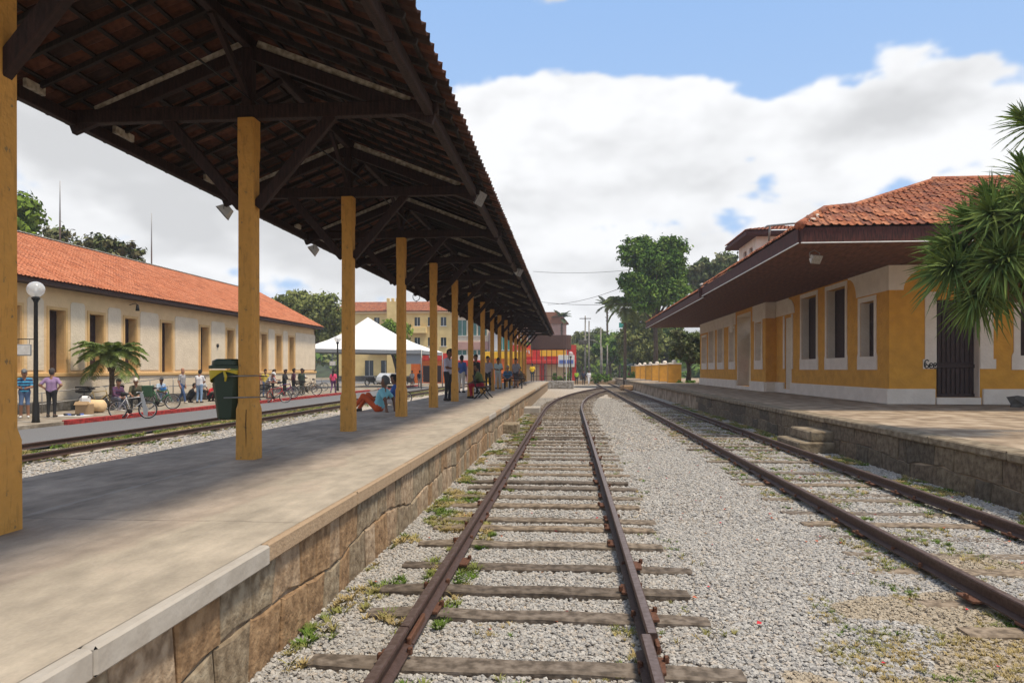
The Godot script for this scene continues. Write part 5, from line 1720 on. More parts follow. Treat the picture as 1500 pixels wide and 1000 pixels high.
func build_furniture():
	# litter bin tied to the second post
	var o := thing("litter_bin", "dark green lidded litter bin with yellow bag wired to an ochre post", "bin", Vector3(-4.205, 1.255, -8.62))
	var st := begin()
	var sect := func(y: float, w: float, d: float) -> Array:
		var e := 0.05
		var r := []
		for q in [[-w + e, -d], [w - e, -d], [w, -d + e], [w, d - e], [w - e, d], [-w + e, d], [-w, d - e], [-w, -d + e]]:
			r.append(Vector3(q[0], y, q[1]))
		return r
	var rings := [sect.call(0.0, 0.115, 0.11), sect.call(0.025, 0.125, 0.12), sect.call(0.55, 0.172, 0.165), sect.call(0.60, 0.18, 0.17)]
	for i in 3:
		for k in 8:
			quad(st, rings[i][k], rings[i][(k + 1) % 8], rings[i + 1][(k + 1) % 8], rings[i + 1][k])
	for k in range(1, 7):
		tri(st, rings[0][0], rings[0][k], rings[0][k + 1])
	put(o, "body", fin(st), "bin_green")
	var ls := begin()
	var lid := [sect.call(0.625, 0.20, 0.19), sect.call(0.66, 0.20, 0.19), sect.call(0.67, 0.17, 0.17), sect.call(0.72, 0.165, 0.165), sect.call(0.745, 0.13, 0.13)]
	for i in 4:
		for k in 8:
			quad(ls, lid[i][k], lid[i][(k + 1) % 8], lid[i + 1][(k + 1) % 8], lid[i + 1][k])
	for k in range(1, 7):
		tri(ls, lid[4][0], lid[4][k + 1], lid[4][k])
		tri(ls, lid[0][0], lid[0][k], lid[0][k + 1])
	put(o, "lid", fin(ls), "bin_green", T(Vector3(0, 0.0, 0), 0.0))
	var bg := begin(false)
	var prev := []
	for k in 25:
		var a := TAU * k / 24.0
		var w := 0.19
		var top := Vector3(clampf(cos(a) * 0.25, -w, w), 0.605, clampf(sin(a) * 0.24, -0.185, 0.185))
		var dip := 0.03 + 0.02 * sin(a * 3.0) + 0.11 * maxf(0.0, -cos(a))
		var low := Vector3(top.x * 0.96, 0.60 - dip, top.z * 0.96)
		if k > 0:
			quad(bg, prev[0], top, low, prev[1])
		prev = [top, low]
	tube(bg, [Vector3(0.02, 0.6, 0.19), Vector3(0.05, 0.53, 0.2), Vector3(0.04, 0.47, 0.195)], [0.014, 0.018, 0.01], 6)
	put(o, "bag", fin(bg), "bag_yellow")
	put(o, "hinge_plate", box(Vector3(0.02, 0.42, 0.14), 0.006), "black_iron", T(Vector3(0.192, 0.42, 0)))
	for y in [0.27, 0.53]:
		var ws := begin(false)
		var c := Vector3(0.275, y, 0.06)
		tube(ws, [c + Vector3(-0.26, 0, 0.12), c + Vector3(0.145, 0.01, 0.10), c + Vector3(0.145, 0, -0.2), c + Vector3(-0.24, 0, -0.2)], [0.009], 5)
		put(o, "tie_wire", fin(ws), "steel")
	floodlight("white floodlight hung under the street side of the canopy", Vector3(-6.3, 4.78, -12.75), -1.3, 0.7)
	floodlight("white floodlight at the track side edge of the canopy", Vector3(-1.63, 4.93, -12.7), 1.3, 0.5)
	floodlight("floodlight on the canopy's track side farther along", Vector3(-1.6, 4.93, -22.5), 1.3, 0.5)
	floodlight("small floodlight on the canopy beam over the seated people", Vector3(-6.25, 4.8, -17.2), -1.3, 0.7)
	floodlight("white floodlight under the brown eave of the ochre station", Vector3(6.75, 4.92, -20.4), 0.4, 0.55)
	lamp_post("black lamp post with clear globe and hanging green sign by the kerb", Vector3(-17.55, 0.12, -22.4), 4.05, true)
	lamp_post("black globe lamp post with sign in front of the white tent", Vector3(-18.9, 0.12, -57.5), 3.9, true)
	lamp_post("lone globe lamp post at the far end of the tracks", Vector3(0.15, 0.1, -78.0), 3.1, false)
	bench("dark slatted bench with the green shirted person", Vector3(-3.25, 0.765, -27.3), PI * 0.5)
	bench("dark slatted bench where the dark jacket person sits", Vector3(-3.45, 0.765, -41.6), 0.0)
	bench("dark slatted bench carrying two grey clad people", Vector3(-3.25, 0.765, -50.0), PI * 0.5)
	# ochre pillars with white caps at the end of the right platform
	for k in 7:
		var p := thing("boundary_pillar", "short ochre pillar with white cap past the station, one of a row", "pillar", Vector3(8.95, 0.745, -62.5 - k * 6.0), 0, "ochre boundary pillars")
		put(p, "shaft", box(Vector3(1.1, 1.55, 0.9), 0.03), "ochre_wall", T(Vector3(0, 0.775, 0)))
		put(p, "cap", box(Vector3(1.2, 0.14, 1.0), 0.04), "white_plaster", T(Vector3(0, 1.62, 0)))
		var s := SphereMesh.new()
		s.radius = 0.2; s.height = 0.32; s.radial_segments = 14; s.rings = 8
		put(p, "ball", s, "white_plaster", T(Vector3(0, 1.8, 0)))
	var rk := put(self, "rock", pebble(3, 0.5), "plinth_grey", Transform3D(Basis().scaled(Vector3(0.30, 0.28, 0.26)), Vector3(13.35, 0.84, -22.6)))
	tag(rk, "lone dark rock lying on the platform by the ochre gate", "rock")
	var bs := put(self, "rubble_block", box(Vector3(1.1, 0.5, 0.9), 0.12), "stone1", T(Vector3(5.2, 0.2, -66.0), 0.3))
	tag(bs, "brownish masonry block beside the far switch", "block")
	# street vendor's things by the palm
	var pu := thing("planter", "round pale yellow planter at the foot of the date palm", "planter", Vector3(-19.3, 0.12, -27.7))
	put(pu, "bowl", tube_mesh([Vector3(-0.55, 0.27, 0), Vector3(-0.45, 0.27, 0), Vector3(0.45, 0.27, 0), Vector3(0.55, 0.27, 0)], [0.16, 0.26, 0.26, 0.16], 14), "cream")
	put(pu, "band", tube_mesh([Vector3(-0.05, 0.27, 0), Vector3(0.05, 0.27, 0)], [0.27, 0.27], 14), "cream_dark")
	var cb := thing("cardboard_box", "open cardboard box with a white parcel on the pavement", "box", Vector3(-18.9, 0.12, -26.7), 0.2)
	put(cb, "carton", box(Vector3(0.5, 0.4, 0.45), 0.01), "cardboard", T(Vector3(0, 0.2, 0)))
	put(cb, "flap", box(Vector3(0.5, 0.02, 0.2), 0.004), "cardboard", Transform3D(Basis(Vector3.RIGHT, 0.7), Vector3(0, 0.44, 0.27)))
	put(cb, "parcel", box(Vector3(0.36, 0.34, 0.3), 0.08), "white_cloth", T(Vector3(0, 0.55, -0.05), 0.3))
	var cl := thing("display_cloth", "pale cloth with small dark wares spread on the pavement", "cloth", Vector3(-18.8, 0.125, -25.9))
	put(cl, "sheet", box(Vector3(1.1, 0.012, 0.8), 0.003), "white_cloth", T(V0))
	for k in 7:
		put(cl, "ware", box(Vector3(0.12, 0.06, 0.1), 0.01), "black_iron" if k % 2 == 0 else "sign_blue", T(Vector3(-0.4 + k * 0.13, 0.04, rnd(-0.25, 0.25)), rnd(0, 2)))
	var seat := thing("low_wall", "low dark ledge where people sit against the cream building", "ledge", Vector3(-21.6, 0.12, -33.0))
	for k in 9:
		put(seat, "block", box(Vector3(0.5, 0.42, 1.95), 0.03), "plinth_grey", T(Vector3(0, 0.21, 6.0 - k * 2.0)))
	# silver car and motorcycles parked behind the tent
	car("silver hatchback parked behind the white tent", Vector3(-21.2, 0.02, -84.5), 1.2, Color(0.5, 0.51, 0.52))
	motorbike("dark motorcycle parked beside the silver hatchback", Vector3(-23.2, 0.02, -83.0), 0.9)
	motorbike("second dark motorcycle next to the street tree", Vector3(-18.9, 0.02, -84.0), 1.1)
	var um := thing("market_umbrella", "dark green umbrella over a stall on the far street", "umbrella", Vector3(10.0, 0, -101.0))
	var us := begin()
	for k in 10:
		var a0 := TAU * k / 10.0
		var a1 := TAU * (k + 1) / 10.0
		tri(us, Vector3(0, 3.1, 0), Vector3(cos(a1) * 2.6, 2.35, sin(a1) * 2.6), Vector3(cos(a0) * 2.6, 2.35, sin(a0) * 2.6))
	put(um, "cover", fin(us), "bin_green")
	put(um, "pole", tube_mesh([V0, Vector3(0, 3.1, 0)], [0.04], 6), "steel")

func car(label: String, at: Vector3, turn: float, c: Color) -> void:
	var o := thing("parked_car", label, "car", at, turn)
	var m := StandardMaterial3D.new()
	m.albedo_color = lin(c); m.roughness = 0.3; m.clearcoat_enabled = true
	var st := begin()
	var side := PackedVector2Array([Vector2(-1.9, 0.3), Vector2(1.85, 0.3), Vector2(1.95, 0.6), Vector2(1.85, 0.82), Vector2(1.05, 0.95), Vector2(0.45, 1.4), Vector2(-1.2, 1.42), Vector2(-1.85, 0.98), Vector2(-1.98, 0.55)])
	plate(st, side, Vector3(0, 0, -0.8), Vector3.RIGHT, UP, Vector3(0, 0, 1), 1.6)
	put(o, "body", fin(st), m)
	put(o, "side_window", plate_mesh(PackedVector2Array([Vector2(-1.3, 0.95), Vector2(0.9, 0.95), Vector2(0.42, 1.33), Vector2(-1.1, 1.34)]), Vector3(0, 0, 0.8), Vector3.RIGHT, UP, Vector3(0, 0, 1), 0.015), "glass_dark")
	var ws := begin()
	bx(ws, Vector3(0.78, 1.18, 0), Vector3(0.02, 0.66, 1.4), Basis(Vector3(0, 0, 1), 0.93))
	put(o, "windscreen", fin(ws), "glass_dark")
	for x in [-1.2, 1.25]:
		for z in [-0.72, 0.72]:
			var w := put(o, "wheel", tube_mesh([Vector3(x, 0.3, z - 0.1), Vector3(x, 0.3, z + 0.1)], [0.3, 0.3], 16), "tyre")
			put(w, "hubcap", tube_mesh([Vector3(x, 0.3, z - 0.11), Vector3(x, 0.3, z + 0.11)], [0.18, 0.18], 12), "rim")
	for z in [-0.6, 0.6]:
		put(o, "headlight", box(Vector3(0.1, 0.14, 0.3), 0.03), "white_paint", T(Vector3(1.92, 0.68, z)))

func motorbike(label: String, at: Vector3, turn: float) -> void:
	var o := thing("motorcycle", label, "motorcycle", at, turn, "motorcycles by the tent")
	for x in [-0.62, 0.62]:
		var w := put(o, "wheel", wheel_mesh(0.3, 0.06), "tyre", T(Vector3(x, 0.3, 0)))
		put(w, "rim", wheel_mesh(0.2, 0.02), "rim")
	put(o, "body", plate_mesh(PackedVector2Array([Vector2(-0.55, 0.55), Vector2(-0.3, 0.35), Vector2(0.3, 0.3), Vector2(0.45, 0.75), Vector2(0.3, 0.98), Vector2(0.0, 0.92), Vector2(-0.2, 0.8), Vector2(-0.8, 0.88)]), Vector3(0, 0, -0.12), Vector3.RIGHT, UP, Vector3(0, 0, 1), 0.24), "black_iron")
	put(o, "seat", box(Vector3(0.7, 0.1, 0.26), 0.04), "tyre", T(Vector3(-0.4, 0.88, 0)))
	put(o, "handlebar", tube_mesh([Vector3(0.3, 1.08, -0.35), Vector3(0.4, 1.02, 0), Vector3(0.3, 1.08, 0.35)], [0.018], 6), "steel")
	put(o, "fork", tube_mesh([Vector3(0.4, 1.0, 0.06), Vector3(0.62, 0.3, 0.06)], [0.03], 6), "steel")
	put(o, "headlight", box(Vector3(0.12, 0.16, 0.18), 0.05), "white_paint", T(Vector3(0.5, 0.9, 0)))

func wheel_mesh(R: float, r: float) -> ArrayMesh:
	var st := begin(false)
	var pts := []
	for k in 25:
		pts.append(Vector3(cos(TAU * k / 24.0) * R, sin(TAU * k / 24.0) * R, 0))
	tube(st, pts, [r], 6, false)
	return fin(st)

func spokes_mesh(R: float) -> ArrayMesh:
	var st := begin()
	for k in 16:
		var a := TAU * k / 16.0
		tube(st, [Vector3(0, 0, 0.02 if k % 2 == 0 else -0.02), Vector3(cos(a) * R, sin(a) * R, 0)], [0.004], 3, false)
	tube(st, [Vector3(0, 0, -0.05), Vector3(0, 0, 0.05)], [0.025], 6)
	return fin(st)

func bicycle(label: String, at: Vector3, turn: float, c: Color, extra := "") -> void:
	var o := thing("bicycle", label, "bicycle", at, turn, "bicycles along the kerb")
	var m := StandardMaterial3D.new()
	m.albedo_color = lin(c); m.roughness = 0.35; m.metallic = 0.2
	if not used.has("bike"):
		used["bike"] = [wheel_mesh(0.325, 0.022), wheel_mesh(0.295, 0.013), spokes_mesh(0.29)]
	for x in [-0.52, 0.54]:
		var w := put(o, "wheel", used["bike"][0], "tyre", T(Vector3(x, 0.345, 0)))
		put(w, "rim", used["bike"][1], "rim")
		put(w, "spokes", used["bike"][2], "rim")
	var st := begin(false)
	var bb := Vector3(-0.08, 0.29, 0)
	var seat := Vector3(-0.24, 0.82, 0)
	var head := Vector3(0.34, 0.84, 0)
	var hl := Vector3(0.38, 0.68, 0)
	tube(st, [bb, seat], [0.017], 6)
	tube(st, [seat - Vector3(0, 0.06, 0), head], [0.018], 6)
	tube(st, [bb, hl], [0.02], 6)
	tube(st, [head, hl], [0.022], 6)
	for z in [-0.05, 0.05]:
		tube(st, [bb, Vector3(-0.52, 0.345, z)], [0.011], 5)
		tube(st, [seat - Vector3(0, 0.05, 0), Vector3(-0.52, 0.345, z)], [0.01], 5)
		tube(st, [hl, Vector3(0.46, 0.5, z), Vector3(0.54, 0.345, z)], [0.013], 5)
	put(o, "frame", fin(st), m)
	put(o, "saddle", tube_mesh([Vector3(-0.40, 0.93, 0), Vector3(-0.30, 0.94, 0), Vector3(-0.12, 0.925, 0)], [0.085, 0.07, 0.02], 8), "tyre")
	put(o, "seat_post", tube_mesh([seat, Vector3(-0.27, 0.92, 0)], [0.013], 5), "rim")
	put(o, "handlebar", tube_mesh([Vector3(0.22, 1.0, -0.3), Vector3(0.30, 1.02, -0.2), Vector3(0.33, 0.98, 0), Vector3(0.30, 1.02, 0.2), Vector3(0.22, 1.0, 0.3)], [0.014], 6), "rim")
	put(o, "stem", tube_mesh([head, Vector3(0.33, 0.98, 0)], [0.014], 5), "rim")
	var cs := begin(false)
	tube(cs, [bb + Vector3(0, 0, 0.05), bb + Vector3(0, 0, 0.065)], [0.095], 14)
	tube(cs, [bb + Vector3(0, 0, 0.07), bb + Vector3(0.08, -0.14, 0.08)], [0.01], 5)
	tube(cs, [bb + Vector3(0, 0, -0.07), bb + Vector3(-0.08, 0.14, -0.08)], [0.01], 5)
	bx(cs, bb + Vector3(0.08, -0.14, 0.13), Vector3(0.09, 0.025, 0.08))
	bx(cs, bb + Vector3(-0.08, 0.14, -0.13), Vector3(0.09, 0.025, 0.08))
	put(o, "crank", fin(cs), "black_iron")
	put(o, "kickstand", tube_mesh([bb, bb + Vector3(-0.1, -0.27, 0.16)], [0.009], 5), "rim")
	if extra == "crate":
		put(o, "rack", box(Vector3(0.42, 0.02, 0.16), 0.004), "black_iron", T(Vector3(-0.6, 0.74, 0)))
		put(o, "crate", crate_mesh(Vector3(0.5, 0.26, 0.36)), "black_iron", T(Vector3(-0.62, 0.9, 0)))
	elif extra == "box":
		put(o, "cargo_box", box(Vector3(0.44, 0.5, 0.32), 0.03), "cargo_green", T(Vector3(-0.5, 0.8, 0)))
	elif extra == "cloth":
		put(o, "hung_cloth", plate_mesh(PackedVector2Array([Vector2(0.28, 0.98), Vector2(0.40, 0.96), Vector2(0.50, 0.6), Vector2(0.58, 0.25), Vector2(0.55, 0.08), Vector2(0.42, 0.14), Vector2(0.38, 0.55)]), Vector3(0, 0, 0.1), Vector3.RIGHT, UP, Vector3(0, 0, 1), 0.02), "tent_grey")

func crate_mesh(s: Vector3) -> ArrayMesh:
	var st := begin()
	for k in 3:
		var y := -s.y * 0.5 + s.y * (k + 0.5) / 3.0
		for z in [-s.z * 0.5, s.z * 0.5]:
			bx(st, Vector3(0, y, z), Vector3(s.x, s.y * 0.24, 0.02))
		for x in [-s.x * 0.5, s.x * 0.5]:
			bx(st, Vector3(x, y, 0), Vector3(0.02, s.y * 0.24, s.z - 0.02))
	bx(st, Vector3(0, -s.y * 0.5, 0), Vector3(s.x - 0.03, 0.02, s.z - 0.03))
	return fin(st)

func build_bicycles():
	bicycle("dark bicycle held by the man in the blue striped top", Vector3(-19.75, 0.12, -23.6), -0.9, Color(0.03, 0.03, 0.035), "crate")
	bicycle("tan bicycle with black crate parked behind the planter", Vector3(-20.2, 0.12, -29.4), 0.1, Color(0.35, 0.25, 0.1), "crate")
	bicycle("white bicycle with a grey cloth hanging on it at the kerb", Vector3(-16.55, 0.0, -26.1), 0.25, Color(0.6, 0.6, 0.6), "cloth")
	bicycle("green cargo bicycle with a box frame on the pavement", Vector3(-17.9, 0.12, -30.2), 0.15, Color(0.03, 0.16, 0.06), "box")
	bicycle("red bicycle leaning by the man in the striped shirt", Vector3(-16.5, 0.0, -39.3), 0.35, Color(0.4, 0.02, 0.02), "crate")
	bicycle("dark red bicycle behind the other red bicycle", Vector3(-17.3, 0.12, -42.5), 0.35, Color(0.2, 0.015, 0.02))
	bicycle("black bicycle under the man in the white shirt", Vector3(-20.2, 0.12, -54.0), 0.5, Color(0.02, 0.02, 0.025))
	bicycle("grey bicycle by the corner of the cream building", Vector3(-20.6, 0.12, -57.5), 0.4, Color(0.1, 0.1, 0.11))
	bicycle("blue bicycle beside the person in yellow top", Vector3(-18.2, 0.12, -44.8), 0.5, Color(0.03, 0.07, 0.25))
	bicycle("old brown bicycle leaning near the maroon top", Vector3(-17.6, 0.12, -47.4), 0.3, Color(0.16, 0.09, 0.05), "crate")
	bicycle("silver bicycle by the squatting person in teal", Vector3(-19.9, 0.12, -32.6), 0.2, Color(0.4, 0.4, 0.42))
	bicycle("bicycle parked by the far rails near the white polo man", Vector3(-9.3, 0.0, -38.0), 0.3, Color(0.3, 0.3, 0.35))

# ------------------------------------------------------------------ people: one skin meshed from tapered bones
const SKIN := 0
const TOP := 1
const BOTTOM := 2
const SHOE := 3
const HAIR := 4

func mesh_bones(bones: Array, cell: float) -> Array:
	var lo := Vector3.ONE * 1e9
	var hi := -lo
	for b in bones:
		var r := Vector3.ONE * (maxf(b[2], b[3]) + cell * 2.0)
		lo = lo.min(b[0] - r).min(b[1] - r)
		hi = hi.max(b[0] + r).max(b[1] + r)
	var nx := int((hi.x - lo.x) / cell) + 2
	var ny := int((hi.y - lo.y) / cell) + 2
	var nz := int((hi.z - lo.z) / cell) + 2
	var f := PackedFloat32Array()
	f.resize(nx * ny * nz)
	f.fill(1.0)
	var best := PackedFloat32Array()
	best.resize(nx * ny * nz)
	best.fill(1.0)
	var cls := PackedByteArray()
	cls.resize(nx * ny * nz)
	for b in bones:
		var a: Vector3 = b[0]
		var ab: Vector3 = b[1] - a
		var l2 := maxf(ab.length_squared(), 1e-6)
		var ra: float = b[2]
		var dr: float = b[3] - ra
		var pad := Vector3.ONE * (maxf(b[2], b[3]) + cell * 2.6)
		var i0 := ((a.min(b[1]) - pad - lo) / cell).floor()
		var i1 := ((a.max(b[1]) + pad - lo) / cell).ceil()
		var k := 0.035
		for z in range(maxi(0, int(i0.z)), mini(nz, int(i1.z) + 1)):
			for y in range(maxi(0, int(i0.y)), mini(ny, int(i1.y) + 1)):
				var row := (z * ny + y) * nx
				for x in range(maxi(0, int(i0.x)), mini(nx, int(i1.x) + 1)):
					var p := lo + Vector3(x, y, z) * cell - a
					var t := clampf(p.dot(ab) / l2, 0.0, 1.0)
					var d := (p - ab * t).length() - (ra + dr * t)
					var i := row + x
					if d < best[i]:
						best[i] = d
						cls[i] = b[4]
					var o := f[i]
					var h := maxf(k - absf(o - d), 0.0) / k
					f[i] = minf(o, d) - h * h * k * 0.25
	var vid := {}
	var vs := []
	var sx := 1
	var sy := nx
	var sz := nx * ny
	var offs := [0, sx, sy, sx + sy, sz, sx + sz, sy + sz, sx + sy + sz]
	var sts := []
	for k in 5:
		sts.append(begin(false))
	for z in nz - 1:
		for y in ny - 1:
			for x in nx - 1:
				var i := (z * ny + y) * nx + x
				var neg := 0
				for o in offs:
					if f[i + o] < 0.0:
						neg += 1
				if neg == 0 or neg == 8:
					continue
				var s := V0
				var c := 0
				for e in [[0, 1], [2, 3], [4, 5], [6, 7], [0, 2], [1, 3], [4, 6], [5, 7], [0, 4], [1, 5], [2, 6], [3, 7]]:
					var fa := f[i + offs[e[0]]]
					var fb := f[i + offs[e[1]]]
					if (fa < 0.0) != (fb < 0.0):
						var t := fa / (fa - fb)
						var pa := Vector3(e[0] & 1, (e[0] >> 1) & 1, e[0] >> 2)
						var pb := Vector3(e[1] & 1, (e[1] >> 1) & 1, e[1] >> 2)
						s += pa.lerp(pb, t)
						c += 1
				vid[i] = lo + (Vector3(x, y, z) + s / c) * cell
	for i in vid:
		var z: int = i / sz
		var y: int = (i / nx) % ny
		var x: int = i % nx
		var n0 := f[i] < 0.0
		for ax in 3:
			var st1: int = [sx, sy, sz][ax]
			var n1 := f[i + st1] < 0.0
			if n0 == n1:
				continue
			var u: int = [sy, sz, sx][ax]
			var v: int = [sz, sx, sy][ax]
			if not (vid.has(i - u) and vid.has(i - v) and vid.has(i - u - v)):
				continue
			var st: SurfaceTool = sts[cls[i] if n0 else cls[i + st1]]
			if n0:
				quad(st, vid[i], vid[i - v], vid[i - u - v], vid[i - u])
			else:
				quad(st, vid[i], vid[i - u], vid[i - u - v], vid[i - v])
	return sts

func person(label: String, at: Vector3, turn: float, pose: String, c: Dictionary, group := "", h := 1.7) -> void:
	var o := thing("person", label, "person", at, turn, group)
	var k := h / 1.7
	var pel := Vector3(0, 0.93, 0)
	var lean := 0.03
	var knee := [Vector3(-0.10, 0.50, 0.02), Vector3(0.10, 0.50, 0.02)]
	var ank := [Vector3(-0.11, 0.085, -0.02), Vector3(0.11, 0.085, -0.02)]
	var nod := 0.0
	var arm := "down"
	if pose.begins_with("walk"):
		knee = [Vector3(-0.09, 0.51, 0.16), Vector3(0.09, 0.49, -0.04)]
		ank = [Vector3(-0.09, 0.09, 0.24), Vector3(0.09, 0.13, -0.32)]
	elif pose.begins_with("sit"):
		pel = Vector3(0, 0.52, 0)
		lean = 0.28
		knee = [Vector3(-0.14, 0.50, 0.42), Vector3(0.14, 0.50, 0.42)]
		ank = [Vector3(-0.14, 0.085, 0.40), Vector3(0.15, 0.085, 0.36)]
		arm = "knees"
	elif pose.begins_with("floor"):
		pel = Vector3(0, 0.12, 0)
		lean = -0.3
		knee = [Vector3(-0.13, 0.44, 0.36), Vector3(0.13, 0.42, 0.38)]
		ank = [Vector3(-0.13, 0.07, 0.62), Vector3(0.14, 0.07, 0.66)]
		arm = "back"
	elif pose.begins_with("edge"):
		pel = Vector3(0, 0.12, 0)
		lean = 0.2
		knee = [Vector3(-0.13, 0.10, 0.42), Vector3(0.13, 0.10, 0.42)]
		ank = [Vector3(-0.13, -0.32, 0.42), Vector3(0.13, -0.32, 0.42)]
		arm = "knees"
	elif pose.begins_with("crouch"):
		pel = Vector3(0, 0.27, -0.08)
		lean = 0.5
		knee = [Vector3(-0.17, 0.46, 0.26), Vector3(0.17, 0.46, 0.26)]
		ank = [Vector3(-0.13, 0.085, 0.0), Vector3(0.13, 0.085, 0.0)]
		arm = "knees"
	elif pose.begins_with("bend"):
		lean = 0.75
		pel.z = -0.1
		arm = "front"
	if pose.ends_with("hips"):
		arm = "hips"
	elif pose.ends_with("front"):
		arm = "front"
		nod = 0.35
	var up := Vector3(0, cos(lean), sin(lean))
	var fw := Vector3(0, -sin(lean), cos(lean))
	var chest := pel + up * 0.34
	var neck := pel + up * 0.52
	var hu := (up + Vector3(0, 0.5, 0.15 + nod)).normalized()
	var hf := (fw + Vector3(0, -nod * 0.5, 0.8)).normalized()
	var head := neck + hu * 0.13
	var bones := []
	var S := func(a: Vector3, b: Vector3, ra: float, rb: float, cl: int) -> void:
		bones.append([a * k, b * k, ra * k, rb * k, cl])
	for s in [-1.0, 1.0]:
		var i := 0 if s < 0 else 1
		var sx := Vector3(s, 0, 0)
		S.call(pel + sx * 0.055 + up * 0.06, chest + sx * 0.07, 0.115, 0.118, TOP)
		S.call(chest + sx * 0.07, neck - up * 0.06 + sx * 0.10, 0.11, 0.07, TOP)
		var hip := pel + sx * 0.085 - up * 0.02
		S.call(hip + up * 0.04, hip, 0.105, 0.10, BOTTOM)
		S.call(hip, knee[i], 0.092, 0.064, BOTTOM)
		var low: Vector3 = knee[i].lerp(ank[i], 0.92)
		S.call(knee[i], low, 0.062, 0.046, SKIN if c.get("shorts", false) else BOTTOM)
		S.call(low, ank[i], 0.042, 0.04, SKIN)
		var fd := Vector3(s * 0.12, 0, 1).normalized()
		S.call(ank[i] + Vector3(0, -0.035, 0) - fd * 0.05, ank[i] + Vector3(0, -0.045, 0) + fd * 0.15, 0.044, 0.036, SHOE)
		var sh := neck - up * 0.075 + sx * 0.185
		var el := sh + Vector3(s * 0.06, -0.27, -0.04)
		var ha := el + Vector3(-s * 0.02, -0.24, 0.07)
		if arm == "hips":
			el = sh + Vector3(s * 0.17, -0.21, -0.10)
			ha = pel + Vector3(s * 0.19, 0.08, 0.02)
		elif arm == "knees":
			ha = knee[i] + Vector3(-s * 0.03, 0.08, 0.0)
			el = sh.lerp(ha, 0.5) + Vector3(s * 0.09, -0.09, -0.03)
		elif arm == "front":
			el = sh + Vector3(s * 0.05, -0.25, 0.10)
			ha = el + Vector3(-s * 0.12, -0.03, 0.22)
		elif arm == "back":
			el = sh + Vector3(s * 0.08, -0.2, -0.16)
			ha = Vector3(s * 0.27, 0.05, -0.34)
		S.call(sh, sh.lerp(el, 0.72), 0.066, 0.056, TOP)
		S.call(sh.lerp(el, 0.7), el, 0.047, 0.042, TOP if c.get("sleeves", false) else SKIN)
		S.call(el, ha, 0.042, 0.03, TOP if c.get("sleeves", false) else SKIN)
		var hd: Vector3 = (ha - el).normalized()
		S.call(ha, ha + hd * 0.07, 0.032, 0.036, SKIN)
		c["hand%d" % i] = [(ha + hd * 0.085) * k, hd, Vector3(-s, 0, 0)]
		S.call(head + sx * 0.078 + hu * 0.0, head + sx * 0.082 + hu * 0.03, 0.018, 0.02, SKIN)
	S.call(neck - up * 0.05, head, 0.058, 0.055, SKIN)
	S.call(head - hu * 0.02 + hf * 0.025, head + hu * 0.10, 0.070, 0.088, SKIN)
	S.call(head + hf * 0.095 + hu * 0.02, head + hf * 0.105 - hu * 0.01, 0.014, 0.018, SKIN)
	if not c.get("bald", false):
		S.call(head + hu * 0.09 - hf * 0.03, head + hu * 0.135 + hf * 0.01, 0.088, 0.082, HAIR)
		S.call(head + hu * 0.04 - hf * 0.055, head + hu * 0.1 - hf * 0.04, 0.07, 0.085, HAIR)
	if c.get("cap", false):
		S.call(head + hu * 0.12 + hf * 0.06, head + hu * 0.105 + hf * 0.17, 0.06, 0.03, HAIR)
	if c.get("long", false):
		S.call(head + hu * 0.06 - hf * 0.07, neck - fw * 0.1 - up * 0.1, 0.075, 0.05, HAIR)
	var sts := mesh_bones(bones, 0.026 * k)
	# five fingers on each hand
	for i in 2:
		var hd: Array = c["hand%d" % i]
		var p: Vector3 = hd[0]
		var d: Vector3 = hd[1]
		var sd := d.cross(Vector3(0, 0, 1)).normalized()
		if sd.length() < 0.5:
			sd = Vector3.RIGHT
		var inn: Vector3 = hd[2]
		var fan := d.cross(inn).normalized()
		for j in 4:
			var q := p + fan * (j - 1.5) * 0.019
			var L: float = [0.055, 0.068, 0.07, 0.06][j]
			tube(sts[0], [q, q + d * L * 0.6 + inn * 0.006, q + d * L + inn * 0.025], [0.010, 0.009, 0.007], 5)
		var th := p - d * 0.05 + fan * 0.03
		tube(sts[0], [th, th + fan * 0.03 + d * 0.025, th + fan * 0.035 + d * 0.055 + inn * 0.01], [0.012, 0.011, 0.008], 5)
	var parts := ["body", "shirt", "trousers", "shoes", "cap" if c.get("cap", false) else "hair"]
	var keys := ["skin", "top", "bottom", "shoe", "hair"]
	for i in 5:
		var m := fin(sts[i])
		if m.get_surface_count() == 0:
			continue
		var col: Color = c.get(keys[i], [Color(0.30, 0.15, 0.085), Color(0.5, 0.5, 0.5), Color(0.03, 0.03, 0.035), Color(0.03, 0.025, 0.02), Color(0.015, 0.012, 0.01)][i])
		var mt := StandardMaterial3D.new()
		mt.albedo_color = lin(col)
		mt.roughness = 0.6 if i == 0 else 0.9
		if i == 1 and c.has("pattern"):
			mt.albedo_color = Color.WHITE
			mt.albedo_texture = cloth_tex(c.pattern, col, c.get("top2", Color(0.7, 0.7, 0.7)))
			mt.uv1_triplanar = true
			mt.uv1_scale = Vector3.ONE * (4.0 if c.pattern == "plaid" else 3.0)
		put(o, parts[i], m, mt)

func cloth_tex(kind: String, a: Color, b: Color) -> ImageTexture:
	var im := Image.create(64, 64, false, Image.FORMAT_RGB8)
	im.fill(lin(a))
	if kind == "plaid":
		for k in 4:
			im.fill_rect(Rect2i(k * 16, 0, 6, 64), lin(a.lerp(b, 0.6)))
		for k in 4:
			im.fill_rect(Rect2i(0, k * 16, 64, 6), lin(b))
	else:
		for k in 3:
			im.fill_rect(Rect2i(0, k * 21, 64, 10), lin(b))
	return ImageTexture.create_from_image(im)

